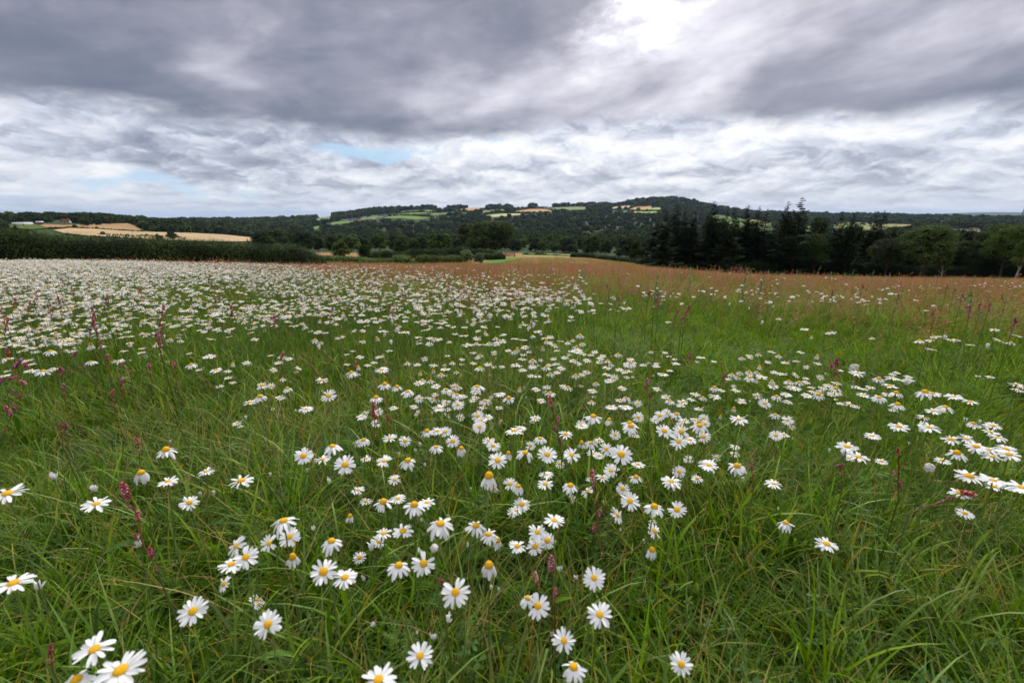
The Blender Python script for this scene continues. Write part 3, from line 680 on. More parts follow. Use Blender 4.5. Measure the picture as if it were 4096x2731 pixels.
# big oak and companions
tree_px('oak', 1966, 884, 1019, 205, 'oak_tree', 172, rot=.4, label='big round dark oak standing alone above the green track by the gate')
tree_px('oak2', 1884, 892, 1000, 232, 'oak_tree', 92, rot=3.0, label='slimmer leaning tree close behind the left side of the big oak')
for (u, vt, vb, z, wp, key, lab) in [
    (1361, 962, 1030, 118, 64, 'p0', 'rounded light green tree near the far end of the long left hedge'),
    (1463, 977, 1034, 112, 56, 'b1', 'low dark round tree just right of the light green tree past the hedge'),
    (1606, 955, 1010, 170, 58, 'b0', 'dark tree with a bare lower trunk, midway from the hedge to the oak'),
    (1657, 958, 1004, 180, 46, 'b2', 'narrow dark tree right beside the one with the bare lower trunk'),
    (1760, 932, 1000, 200, 92, 'b3', 'wide dark tree, the first large one left of the big oak'),
    (2367, 938, 1030, 220, 74, 'b2', 'dark upright tree behind the low hedge, left of the conifers'),
    (2503, 944, 1044, 200, 100, 'b0', 'broad dark tree closest to the left end of the conifers'),
    (2545, 960, 1052, 150, 66, 'b1', 'dark tree overlapping the first conifers from the left'),
    (2140, 950, 1008, 320, 58, 'b3', 'dark tree just right of the big oak behind the rusty field strip'),
    (2215, 968, 1012, 300, 50, 'p1', 'yellowish green tree behind the low clipped hedge'),
    (2290, 975, 1016, 290, 48, 'b1', 'small dark tree behind the right end of the clipped hedge')]:
    tree_px(key, u, vt, vb, z, 'broadleaf_tree', wp, label=lab)
tree_px('shrub', 1868, 998, 1056, 92, 'willow_shrub', 46, label='taller silvery green shrub at the top of the green track', cat='shrub')
tree_px('shrub', 1918, 1008, 1056, 88, 'willow_shrub', 44, label='lower silvery green shrub on the right of its taller neighbour', cat='shrub')
# conifer plantation on the right
cl = [(2645, 832, 70, 'c1'), (2683, 812, 86, 'c0'), (2719, 828, 60, 'c2'), (2755, 836, 60, 'c1'), (2825, 797, 92, 'c0'), (2878, 830, 60, 'c2'), (2908, 820, 74, 'c0'), (2957, 815, 76, 'c1'), (3003, 820, 70, 'c2'),
      (3033, 828, 66, 'c4'), (3112, 799, 80, 'c3'), (3162, 783, 106, 'c3'), (3324, 842, 74, 'c3'), (3372, 844, 60, 'c1'), (3457, 838, 84, 'c3'), (3486, 836, 70, 'c2'), (3599, 896, 50, 'c1'), (3830, 894, 66, 'c3'), (3938, 893, 60, 'c1')]
for i, (u, vt, wp, key) in enumerate(cl):
    tree_px(key, u, vt, 1100, 84 + (i * 37 % 13), 'conifer_tree', wp, label=f'dark spiky conifer, {ORD[i + 1]} from the left among the tall ones at the field edge', group='conifers along the right field edge')
k = 0
for i in range(60):
    u = 2625 + i * 27 + random.uniform(-10, 10); vt = random.uniform(862, 905) if u < 3250 else random.uniform(895, 940)
    if 2985 < u < 3075: vt = max(vt, 915)
    tree_px(['c0', 'c1', 'c3', 'b0', 'c2'][i % 5], u, vt, 1098, random.uniform(94, 118), 'plantation_tree', random.uniform(70, 110), label=f'lower dark plantation tree, {ORD[i % 20 + 1]} from left in its {["left", "middle", "right"][i // 20]} third', group='lower trees of the dark plantation')
for (u, vt, wp, z, key, lab) in [(3687, 900, 176, 80, 'np', 'large bright leafy tree in front of the dark plantation on the right'), (3538, 950, 120, 84, 'n1', 'smaller leafy tree with pale trunks left of the large bright one'),
    (3998, 898, 150, 82, 'np', 'yellow-green leafy tree at the right end of the plantation'), (4110, 905, 120, 84, 'n0', 'leafy tree cut off by the right edge of the photo'), (4062, 950, 70, 76, 'birch', 'birch with a white leaning trunk near the right edge'),
    (3850, 960, 120, 88, 'n0', 'dark rounded tree between the two brightest leafy trees'), (3250, 930, 110, 88, 'n1', 'dark leafy tree filling the dip between the conifer groups'), (3765, 1000, 60, 78, 'birch', 'slim tree with a pale trunk under the large bright one')]:
    tree_px(key, u, vt, 1106, z, 'leafy_tree', wp, label=lab)
# scattered trees on the left stubble fields and further tiny ones
for (u, vt, vb, z, wp, key, lab) in [
    (66, 893, 928, 560, 24, 'c0', 'small dark pointed tree in front of the long white shed'), (340, 874, 910, 620, 34, 'b2', 'dark airy tree on the stubble just left of the red-roofed house'),
    (398, 872, 907, 640, 26, 'b1', 'narrow dark tree right of the airy one on the stubble'), (232, 878, 908, 640, 0, 'b0', ''), (688, 926, 960, 430, 36, 'b0', 'round dark tree standing on the lower stubble field'),
    (640, 941, 964, 420, 28, 'b3', 'low dark bush left of the round tree on the stubble'), (992, 952, 976, 380, 14, 'c2', 'tiny pointed conifer at the lower right of the stubble'), (330, 873, 908, 640, 0, 'b0', ''),
    (20, 890, 925, 560, 40, 'b2', 'dark clump of tree at the far left beyond the hedge'), (140, 884, 898, 690, 26, 'b1', 'low tree between the white shed and the red barn'), (190, 868, 897, 700, 44, 'b3', 'rounded tree behind the red barn on the left hill'),
    (430, 890, 902, 600, 20, 'b0', 'small dark bush on the top edge of the stubble'), (365, 883, 905, 630, 20, 'b3', 'little bush below the red-roofed house')]:
    if wp: tree_px(key, u, vt, vb, z, 'field_tree', wp, label=lab)
# valley trees that can be told apart, nearest 220 of the wood
FP = [p for _, _, p, _ in FIELDS]
def infield(u, v, grow=1.0):
    res = np.zeros(np.shape(u), bool)
    for p in FP:
        res |= inpoly(u, v, p)
    return res
vt_ = []
tries = 0
while len(vt_) < 225 and tries < 9000:
    tries += 1; r_ = math.exp(random.uniform(math.log(255), math.log(620))); u_ = random.uniform(1040, 2680)
    if r_ < 300 and u_ > 1950: continue
    if r_ < 285 and u_ > 1900: continue
    x, y, z = onground(u_, r_); uu, vv = pix(x, y, z)
    if infield(uu, vv) or any((x - a) ** 2 + (y - b) ** 2 < 49 for a, b, *_ in vt_): continue
    vt_.append((x, y, z, float(uu), float(vv)))
ro = row_order([(a[3], a[4]) for a in vt_], 28)
for i, (x, y, z, uu, vv) in enumerate(vt_):
    key = random.choice(['b0', 'b1', 'b2', 'b3', 'b0', 'b1', 'p0', 'p1']); h_ = random.uniform(6.5, 12)
    a, b = ro[i]
    put_tree(key, x, y, z, h_, 'valley_tree', h_ * random.uniform(.85, 1.15), label=f'{"pale" if key[0] == "p" else "dark"} round valley tree, {a} from left in rank {b} of the near wood', group='trees in the valley below the field')
# the far woods: one mass
HAMLET = [[(50, 890), (150, 886), (290, 880), (290, 900), (50, 906)], c2([(235, 222), (250, 200), (330, 196), (400, 190), (560, 172), (575, 182), (560, 196), (500, 206), (400, 218), (330, 222)]), c2([(1440, 128), (1590, 118), (1590, 130), (1450, 134)]),
          c3([(1820, 232), (1880, 228), (1890, 242), (1825, 242)]), c3([(2005, 168), (2110, 164), (2115, 182), (2010, 186)]), c3([(1985, 248), (2100, 242), (2100, 256), (1990, 256)])]
def far_geo(seed, pale=0):
    L = crown_lobes(11, 1.0, .95, .0, seed); g = Geo(); core(g, L, 1, .86)
    leafcloud(g, L, 330, .062, .5 + .25 * (seed % 3 - 1), 0, shell=.82); return g
def woods():
    P = []; n = 0
    def ok(x, y, z):
        u, v = pix(x, y, z); hp = 13 * F / np.hypot(x, y) * np.clip(np.hypot(x, y) / 1800, .8, 1.35); bad = infield(u, v + 1)
        for q in (.0, .3, .6, .85): bad |= infield(u, v - hp * q)
        for pl in HAMLET:
            for q in (0, .4, .8): bad |= inpoly(u, v - hp * q, pl)
        return u, v, ~bad
    for (n_, r0, r1, ua, ub) in [(17000, 560, 3300, 1000, 4300), (6000, 640, 1250, -500, 1150), (4500, 1250, 3400, 500, 1500), (4000, 3200, 5200, 2300, 4400)]:
        rr = np.sqrt(rng.uniform(r0 ** 2, r1 ** 2, n_)); rr = np.where(rng.random(n_) < .5, rr, np.exp(rng.uniform(math.log(r0), math.log(r1), n_)))
        az = rng.uniform(_azof(ua), _azof(ub), n_); x, y = np.sin(az) * rr, np.cos(az) * rr; z = ground(x, y)
        u, v, good = ok(x, y, z)
        if r0 == 640: good &= ~((u < 1045) & (v > np.interp(u, [0, 100, 500, 520, 600, 1045], [897, 892, 896, 896, 925, 955]) + 0) )
        P.append(np.stack([x, y, z], 1)[good])
    P = np.vstack(P); n = len(P); r = np.hypot(P[:, 0], P[:, 1])
    s = (7 + 18 * rng.random(n) ** 1.6) * np.clip(r / 1800, .8, 1.35)
    return P, s, n
P_, s_, n_ = woods(); s_ = s_ * np.where(np.hypot(P_[:, 0], P_[:, 1]) < 1250, .72, 1.0)
gm = [far_geo(100 + i) for i in range(9)]
sc = np.stack([s_, s_, s_ * rng.uniform(.65, .95, n_)], 1)
P_[:, 2] -= .6
scatter('woodland', gm, [M['wood'], M['dark']], P_, np.stack([np.zeros(n_), np.zeros(n_), rng.uniform(0, 6.28, n_)], 1), sc, rng.integers(0, 9, n_), 'dark broadleaf woods covering the far valley sides and hilltops', 'woodland')
# hedgerows between the far fields: strings of bushes, one hedgerow per line
def hedgerow(pts, rmin, h_, name='hedgerow', label=None, step=.45):
    W = [hit(u, v, rmin)[:2] for u, v in pts]; g = Geo(); L = []
    for (x0, y0), (x1, y1) in zip(W[:-1], W[1:]):
        d = math.hypot(x1 - x0, y1 - y0); n = min(60, max(1, int(d / (h_ * step))))
        for i in range(n):
            if random.random() < .06: continue
            t = (i + random.random() * .6) / n; x, y = x0 + (x1 - x0) * t, y0 + (y1 - y0) * t; q = h_ * random.uniform(.5, 1.0)
            if random.random() < .07: q *= 1.9
            L.append((x, y, float(ground(x, y)) + q * .4, q * .6, q * .6, q * .6))
    core(g, L, 0, .95); leafcloud(g, L, 14 * len(L), h_ * .13, .4, 0, shell=.85)
    o = link(name, g.mesh(name, [M['wood']])); tag(o, label, 'hedgerow', 'hedgerows between the far fields')
HR = [
 (c1([(330, 280), (460, 275), (560, 280), (640, 283), (800, 294), (960, 301)]), 420, 2.4, 'broken dark hedgerow crossing the middle of the left stubble fields'),
 (c1([(660, 322), (900, 330), (1040, 334), (1250, 348)]), 380, 2.0, 'thin dark hedge line low on the left stubble field'),
 (c2([(590, 162), (700, 160), (800, 158), (900, 153), (960, 150)]), 1300, 10, 'dark hedgerow under the pale strip field on the hill'),
 (c2([(530, 180), (620, 178), (700, 180), (830, 190), (870, 188)]), 1300, 10, 'dark hedgerow above the lowest wide green field on the hill'),
 (c2([(760, 186), (860, 188), (960, 174), (990, 158)]), 1300, 10, 'hedgerow curving round the rounded green field on the hill'),
 (c2([(540, 170), (640, 164), (740, 156), (800, 142)]), 1300, 9, 'hedgerow along the top of the narrow green field'),
 (c2([(960, 154), (1040, 152), (1110, 150), (1180, 134)]), 1300, 10, 'hedgerow below the leftmost ploughed field on the hill'),
 (c2([(1160, 168), (1260, 158), (1320, 162), (1440, 164), (1570, 160)]), 1300, 10, 'hedgerow between the pale hay field and the ploughed field'),
 (c2([(1330, 158), (1370, 146), (1440, 135), (1530, 134)]), 1300, 10, 'hedgerow over the top of the middle ploughed field'),
 (c2([(1240, 142), (1340, 138), (1440, 130)]), 1300, 9, 'hedgerow under the thin stubble strip near the ridge'),
 (c2([(1570, 147), (1700, 150), (1810, 150), (1830, 128)]), 1300, 10, 'hedgerow round the lower edge of the grey-green ridge field'),
 (c2([(1930, 140), (2000, 143), (2060, 138), (2105, 120)]), 1300, 10, 'hedgerow beside the upper ploughed field under the wooded top'),
 (c2([(2060, 150), (2120, 152), (2180, 154), (2275, 150)]), 1300, 10, 'hedgerow between the two bright green fields at right'),
 (c2([(2000, 154), (2020, 168), (2120, 170), (2250, 174)]), 1300, 10, 'hedgerow along the bottom of the bright green fields'),
 (c2([(590, 157), (700, 145), (800, 140), (900, 147), (940, 140)]), 1300, 9, 'hedgerow along the upper edge of the pale strip field'),
 (c3([(1060, 232), (1120, 228), (1240, 236)]), 800, 5, 'short hedgerow seen between the conifers'),
 (c3([(1230, 212), (1300, 216), (1420, 226)]), 800, 5, 'hedgerow across the yellow-green field beyond the conifers'),
]
for pts, rm, h_, lab in HR: hedgerow(pts, rm, h_, label=lab)

# ------------------------------------------------------------------ hedges
def hedge(name, pts, h_, wd, nleaf, lsz, label, leafm='hedge', top=.0, shoots=0, seed=1, tm=.45, cat='hedge', wobk=.12):
    """pts: list of (x, y, height factor); a wobbling solid of twigs under a coat of leaves"""
    P = np.array(pts, float); seg = np.hypot(*np.diff(P[:, :2], axis=0).T); cum = np.concatenate([[0], np.cumsum(seg)]); Lt = cum[-1]
    def at(s):
        return np.stack([np.interp(s, cum, P[:, k]) for k in range(3)], -1)
    def tang(s):
        a, b = at(np.maximum(s - .5, 0)), at(np.minimum(s + .5, Lt)); d = (b - a)[:, :2]; return d / (np.linalg.norm(d, axis=1)[:, None] + 1e-9)
    def hh(s, c): return h_ * c * (1 + wobk * wob(s, s * 0 + seed, 1.6, seed) + wobk * .8 * wob(s, s * 0, 6, seed + 1))
    g = Geo()
    ns = max(6, int(Lt / max(.35, h_ * .2))); s = np.linspace(0, Lt, ns); q = at(s); tn = tang(s); nr = np.stack([tn[:, 1], -tn[:, 0]], 1); H = hh(s, q[:, 2])
    endt = np.clip(np.minimum(s, Lt - s) / (h_ * .6), .25, 1) ** .5; H = H * endt
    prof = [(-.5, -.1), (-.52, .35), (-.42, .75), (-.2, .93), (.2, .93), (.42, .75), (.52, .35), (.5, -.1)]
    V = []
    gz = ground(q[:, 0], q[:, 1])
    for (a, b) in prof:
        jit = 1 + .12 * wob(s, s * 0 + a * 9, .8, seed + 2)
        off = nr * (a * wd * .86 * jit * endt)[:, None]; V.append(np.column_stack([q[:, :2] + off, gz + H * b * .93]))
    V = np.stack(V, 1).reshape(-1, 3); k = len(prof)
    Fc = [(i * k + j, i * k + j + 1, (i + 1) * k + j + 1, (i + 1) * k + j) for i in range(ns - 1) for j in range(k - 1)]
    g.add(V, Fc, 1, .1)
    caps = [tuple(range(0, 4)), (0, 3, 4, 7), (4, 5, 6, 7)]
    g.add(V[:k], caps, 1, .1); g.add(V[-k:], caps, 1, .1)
    # leaves
    n = nleaf; ss = rng.uniform(0, Lt, n); qq = at(ss); tt = tang(ss); nn = np.stack([tt[:, 1], -tt[:, 0]], 1); e2 = np.clip(np.minimum(ss, Lt - ss) / (h_ * .6), .25, 1) ** .5; HH = hh(ss, qq[:, 2]) * e2
    ang = rng.uniform(-.1, math.pi + .1, n); cx = np.sign(np.cos(ang)) * np.abs(np.cos(ang)) ** .5 * .5; cz = np.abs(np.sin(ang)) ** .62
    cz = np.where(rng.random(n) < .55, rng.random(n) * .9, cz); cx = np.where(cz < .8, np.sign(cx) * np.maximum(np.abs(cx), .44), cx)
    rr = rng.uniform(.9, 1.07, n); wv = 1 + .10 * wob(ss, cz * 3, .6, seed + 4)
    gz = ground(qq[:, 0], qq[:, 1])
    C = np.column_stack([qq[:, :2] + nn * (cx * wd * rr * wv * e2)[:, None], gz + HH * cz * rr])
    nrm = np.column_stack([nn * cx[:, None] * 2, cz * .8]) + rng.normal(size=(n, 3)) * .55; nrm /= np.linalg.norm(nrm, axis=1)[:, None]
    a = np.cross(nrm, rng.normal(size=(n, 3))); a /= np.linalg.norm(a, axis=1)[:, None]; b = np.cross(nrm, a); sz = lsz * (.5 + rng.random(n))[:, None]
    V = np.stack([C - a * sz, C - b * sz * .5, C + a * sz, C + b * sz * .5], 1).reshape(-1, 3)
    t = np.clip(tm + (rng.random(n) - .5) * .6 + .25 * wob(ss, cz * 2, 1.2, seed + 5), 0, 1)
    g.add(V, np.arange(4 * n).reshape(n, 4), 0, np.repeat(t, 4))
    # thin upright shoots
    if shoots:
        m_ = shoots; ss = rng.uniform(0, Lt, m_); ss = ss[(wob(ss, ss * 0, 2.2, seed + 7) + rng.normal(size=len(ss)) * .3) > -.1]; m_ = len(ss)
        qq = at(ss); HH = hh(ss, qq[:, 2]); gz = ground(qq[:, 0], qq[:, 1]); ln = rng.uniform(.15, .55, m_) * (1 + .5 * (rng.random(m_) < .1))
        b0 = np.column_stack([qq[:, :2] + rng.normal(size=(m_, 2)) * wd * .22, gz + HH * .9]); tip = b0 + np.column_stack([rng.normal(size=(m_, 2)) * .07, ln])
        dv = np.column_stack([rng.normal(size=(m_, 2)), np.zeros(m_)]); dv /= np.linalg.norm(dv, axis=1)[:, None]
        V = np.stack([b0 - dv * .012, b0 + dv * .012, tip], 1).reshape(-1, 3); g.add(V, np.arange(3 * m_).reshape(m_, 3), 0, .7)
        for f in np.linspace(.25, 1, 6):
            c = b0 + (tip - b0) * f; sd_ = rng.normal(size=(m_, 3)); sd_[:, 2] = np.abs(sd_[:, 2]) * .6; sd_ /= np.linalg.norm(sd_, axis=1)[:, None]; sd_ *= .05
            V = np.stack([c, c + sd_ + dv * .016, c + sd_ * 1.6, c + sd_ - dv * .016], 1).reshape(-1, 3); g.add(V, np.arange(4 * m_).reshape(m_, 4), 0, .75)
    o = link(name, g.mesh(name, [M[leafm], M['dark']])); tag(o, label, cat); return o
def zpt(u, z, f=1.0):
    X, Y, _ = (float(a) for a in dirpix(u, 1000)); return (X * z, Y * z, f)
def hline(pts, lay=1020):
    """pts (u, vtop, vbottom, depth) to hedge points with height factor for height 1"""
    res = []
    for u, vt, z in pts:
        X, Y, Z = (float(a) for a in dirpix(u, vt)); x, y = X * z, Y * z; res.append((x, y, Z * z - float(ground(x, y))))
    return res
hedge('long_hedge', hline([(-3600, 926, 26), (-1800, 926, 30), (-700, 926, 33), (0, 929, 33), (200, 934, 33.5), (340, 938, 34), (430, 956, 35), (560, 963, 37), (800, 970, 41), (1000, 978, 46), (1150, 984, 50), (1215, 990, 53), (1262, 1008, 54), (1300, 1030, 55)]), 1.0, 2.2, 70000, .075, 'long dark leafy hedge behind the white daisies on the left', shoots=6500, seed=3, wobk=.13, tm=.5)
hedge('rough_hedge', hline([(1255, 1026, 84), (1330, 1024, 84), (1480, 1034, 84), (1560, 1034, 84), (1580, 1024, 84), (1650, 1026, 84)]), 1.0, 2.5, 6500, .12, 'low weedy hedge with pale seed heads right after the long hedge', shoots=500, seed=9, tm=.75, leafm='oakl')
hedge('rough_hedge', hline([(1655, 1028, 88), (1700, 1022, 88), (1770, 1026, 90), (1800, 1020, 90), (1865, 1024, 90)]), 1.0, 2.5, 5000, .12, 'low olive hedge ending at the silvery shrubs', shoots=300, seed=10, tm=.6, leafm='oakl')
hedge('field_hedge', hline([(1480, 1012, 130), (1560, 1004, 130), (1630, 1002, 132), (1640, 996, 132), (1760, 990, 134), (1850, 992, 136), (1930, 996, 138), (1992, 1012, 140)]), 1.0, 3.4, 9000, .18, 'dark hedge in front of the wide tree and the oak', seed=12, tm=.5)
hedge('field_hedge', hline([(1930, 1014, 118), (1975, 1014, 122), (1998, 1006, 125), (2006, 1022, 128)]), 1.0, 2.6, 2600, .14, 'short hedge under the oak beside the green track', seed=13, tm=.6)
hedge('clipped_hedge', hline([(2086, 1020, 212), (2100, 1013, 212), (2130, 1018, 212), (2150, 1014, 212), (2180, 1017, 212), (2200, 1022, 210), (2215, 1018, 209), (2240, 1021, 208), (2282, 1024, 206)]), 1.0, 2.4, 4200, .2, 'low clumpy dark hedge just right of the gate', seed=14, tm=.5)
hedge('field_hedge', hline([(2284, 1012, 175), (2330, 1010, 172), (2400, 1020, 165), (2480, 1026, 155), (2560, 1036, 140), (2630, 1040, 118)]), 1.0, 3.0, 7000, .17, 'dark hedge along the crest between the gate and the conifers', seed=15, tm=.35)
hedge('undergrowth', hline([(2600, 1032, 98), (2700, 1035, 94), (2800, 1040, 92), (2950, 1042, 91), (3100, 1045, 90), (3300, 1040, 89), (3500, 1048, 88), (3700, 1055, 87), (3900, 1050, 86), (4096, 1062, 85), (4500, 1060, 85)]), 1.0, 5, 26000, .16, 'dark tangled undergrowth along the foot of the conifer plantation', seed=16, tm=.12, cat='undergrowth', wobk=.22, leafm='needle')

# ------------------------------------------------------------------ buildings, gate, pylon, marker
def house(u, vb, rmin, wd, dp, hw, hr, rot, wallm, roofm, name, label, cat='house', wins=2, hipped=False, group=None):
    x, y, z, r_ = hit(u, vb, rmin); e = link(name, None); e.location = (x, y, z); e.rotation_euler = (0, 0, -math.atan2(x, y) + rot)
    g = Geo(); g.add(*box_arr(-wd / 2, wd / 2, -dp / 2, dp / 2, -1, hw)); g.add([(-wd / 2, -dp / 2, hw), (-wd / 2, dp / 2, hw), (-wd / 2, 0, hw + hr)], np.array([(0, 1, 2)])); g.add([(wd / 2, -dp / 2, hw), (wd / 2, dp / 2, hw), (wd / 2, 0, hw + hr)], np.array([(0, 1, 2)]))
    link('wall', g.mesh('wall', M[wallm]), e)
    g = Geo(); ov = .4
    for s in (-1, 1):
        V = [(-wd / 2 - ov, s * (dp / 2 + ov), hw - ov * hr / (dp / 2)), (wd / 2 + ov, s * (dp / 2 + ov), hw - ov * hr / (dp / 2)), (wd / 2 + ov, 0, hw + hr), (-wd / 2 - ov, 0, hw + hr)]
        V = V + [(a, b, c + .25) for a, b, c in V]; g.add(V, [(0, 1, 2, 3), (4, 5, 6, 7), (0, 1, 5, 4), (1, 2, 6, 5), (3, 0, 4, 7)])
    rf = link('roof', g.mesh('roof', M[roofm]), e)
    if wins > 1:
        g = Geo(); g.add(*box_arr(wd * .25, wd * .25 + .9, -.4, .4, hw + hr * .5, hw + hr + 1.1)); link('chimney', g.mesh('chimney', M['brick']), rf)
    for i in range(wins):
        g = Geo(); xx = -wd / 2 + wd * (i + .5) / wins; g.add(*box_arr(xx - .6, xx + .6, -dp / 2 - .05, -dp / 2 + .05, 1.0, 2.3)); link('window', g.mesh('window', M['glass']), e)
    g = Geo(); g.add(*box_arr(-.5, .5, -dp / 2 - .08, -dp / 2 + .02, 0, 2.1)); link('door', g.mesh('door', M['gate']), e)
    tag(e, label, cat, group)
house(92, 903, 420, 15, 7, 1.8, 1.6, .12, 'white', 'white', 'farm_shed', 'long white shed at the foot of the left wood', 'shed', 1)
house(160, 897, 420, 6, 5, 2.2, .9, .1, 'redroof', 'white', 'barn', 'small dull red barn right of the long white shed', 'barn', 1)
house(266, 893, 420, 8, 6, 2.2, 2.6, -.5, 'white', 'redroof', 'farmhouse', 'white farmhouse with a red roof below the left wood', 'house', 3)
vil = [(1375, 884, 'w'), (1388, 884, 'w'), (1401, 883, 'b'), (1412, 882, 'w'), (1424, 884, 'w'), (1437, 883, 'r'), (1450, 875, 'w'), (1460, 872, 'w'), (1472, 884, 'w'), (1485, 885, 'b'), (1490, 867, 'r'), (1505, 867, 'w'), (1516, 878, 'w'), (1530, 866, 'b'), (1545, 865, 'w'), (1563, 863, 'w'), (1578, 862, 'b'), (1320, 903, 'w'), (1310, 903, 'b'),
       (2148, 832, 'w'), (2160, 832, 'b'), (2172, 831, 'r'), (2185, 832, 'w'), (2230, 822, 'w'), (2235, 828, 'b'), (2310, 822, 'r'), (2140, 828, 'r'), (1742, 872, 'w'), (1750, 872, 'b'), (3740, 911, 'w'), (3764, 910, 'w'), (3775, 911, 'w'), (3876, 873, 'w'), (3908, 871, 'w'), (3924, 872, 'w'), (3854, 922, 'w'), (3885, 921, 'r'), (3905, 921, 'r')]
for i, (u, v, t) in enumerate(vil):
    place = ['the hamlet on the left hillside', 'the hill ridge', 'the far slope past the conifers'][0 if i < 19 else (1 if i < 29 else 2)]
    base = 0 if i < 19 else (19 if i < 29 else 29); grp = sorted(range(len(vil)), key=lambda q: vil[q][0]); rank = [q for q in grp if (0 if q < 19 else (19 if q < 29 else 29)) == base].index(i) + 1
    house(u, v, 750, random.uniform(10, 18) if i < 29 else random.uniform(6, 9), 9 if i < 29 else 5, 4.5 if i < 29 else 2.4, 3.2 if i < 29 else 1.6, random.uniform(-.6, .6), 'brick' if t == 'b' else 'white', 'redroof' if t == 'r' else 'slate', 'house', f'tiny {"brick" if t == "b" else "white"} {"red-roofed " if t == "r" else ""}house, {ORD[rank]} from left of {place}', wins=2, group='distant houses')
# gate
def gate():
    x, y, z, r_ = hit(2040, 1029, 120); e = link('field_gate', None); e.location = (x, y, z + .1); e.rotation_euler = (0, 0, .1); wd = 3.2
    for s in (-1, 1):
        g = Geo(); g.add(*box_arr(s * wd / 2 - .12, s * wd / 2 + .12, -.12, .12, -.3, 1.7)); link('gate_post', g.mesh('gate_post', M['gate']), e)
    for k in range(5):
        g = Geo(); g.add(*box_arr(-wd / 2 + .13, wd / 2 - .13, -.03, .03, .2 + k * .24, .30 + k * .24)); link('bar', g.mesh('bar', M['gate']), e)
    g = Geo(); V, Fc = tube_arr([(-wd / 2 + .15, -.06, .25), (wd / 2 - .15, -.06, 1.25)], .04, 4); g.add(V, Fc); link('brace', g.mesh('brace', M['gate']), e)
    tag(e, 'dark wooden field gate at the end of the green track', 'gate')
gate()
def marker():
    x, y, z, r_ = hit(2012, 1021, 120); e = link('marker_post', None); e.location = (x, y, z)
    g = Geo(); g.add(*tube_arr([(0, 0, -.2), (0, 0, 1.1)], .05, 6)); link('post', g.mesh('post', M['gate']), e)
    g = Geo(); g.add(*box_arr(-.22, .22, -.09, -.06, .5, 1.15)); link('board', g.mesh('board', M['white']), e)
    g = Geo(); g.add(*box_arr(-.14, .14, -.09, -.06, 1.2, 1.45)); link('cap_board', g.mesh('cap_board', M['white']), e)
    tag(e, 'small white marker board on a post left of the gate', 'marker')
marker()
def pylon(u, z, h_):
    X, Y, _ = (float(a) for a in dirpix(u, 900)); x, y = X * z, Y * z; e = link('pylon', None); e.location = (x, y, float(ground(x, y))); e.rotation_euler = (0, 0, .5)
    g = Geo(); t = .14
    def wdt(q): return 3.2 * (1 - q) + .5
    for sx in (-1, 1):
        for sy in (-1, 1):
            lg = Geo(); lg.add(*tube_arr([(sx * wdt(q), sy * wdt(q), h_ * q) for q in (0, .5, 1)], t, 4)); link('leg', lg.mesh('leg', M['slate']), e)
    for k in range(10):
        a, b = k / 10, (k + 1) / 10
        for (p, q) in (((-1, -1), (1, -1)), ((1, -1), (1, 1)), ((1, 1), (-1, 1)), ((-1, 1), (-1, -1))):
            g.add(*tube_arr([(p[0] * wdt(a), p[1] * wdt(a), h_ * a), (q[0] * wdt(b), q[1] * wdt(b), h_ * b)], t * .6, 3)); g.add(*tube_arr([(q[0] * wdt(a), q[1] * wdt(a), h_ * a), (p[0] * wdt(b), p[1] * wdt(b), h_ * b)], t * .6, 3))
    lk = link('lattice', g.mesh('lattice', M['slate']), e)
    for q in (.7, .83, .96):
        g = Geo(); g.add(*tube_arr([(-6, 0, h_ * q), (0, 0, h_ * q + .8), (6, 0, h_ * q)], t, 4)); g.add(*tube_arr([(-6, 0, h_ * q), (0, 0, h_ * q - .8), (6, 0, h_ * q)], t * .7, 4)); link('cross_arm', g.mesh('cross_arm', M['slate']), e)
    tag(e, 'steel lattice pylon rising over the trees at the right edge', 'pylon')
pylon(4086, 420, 40)
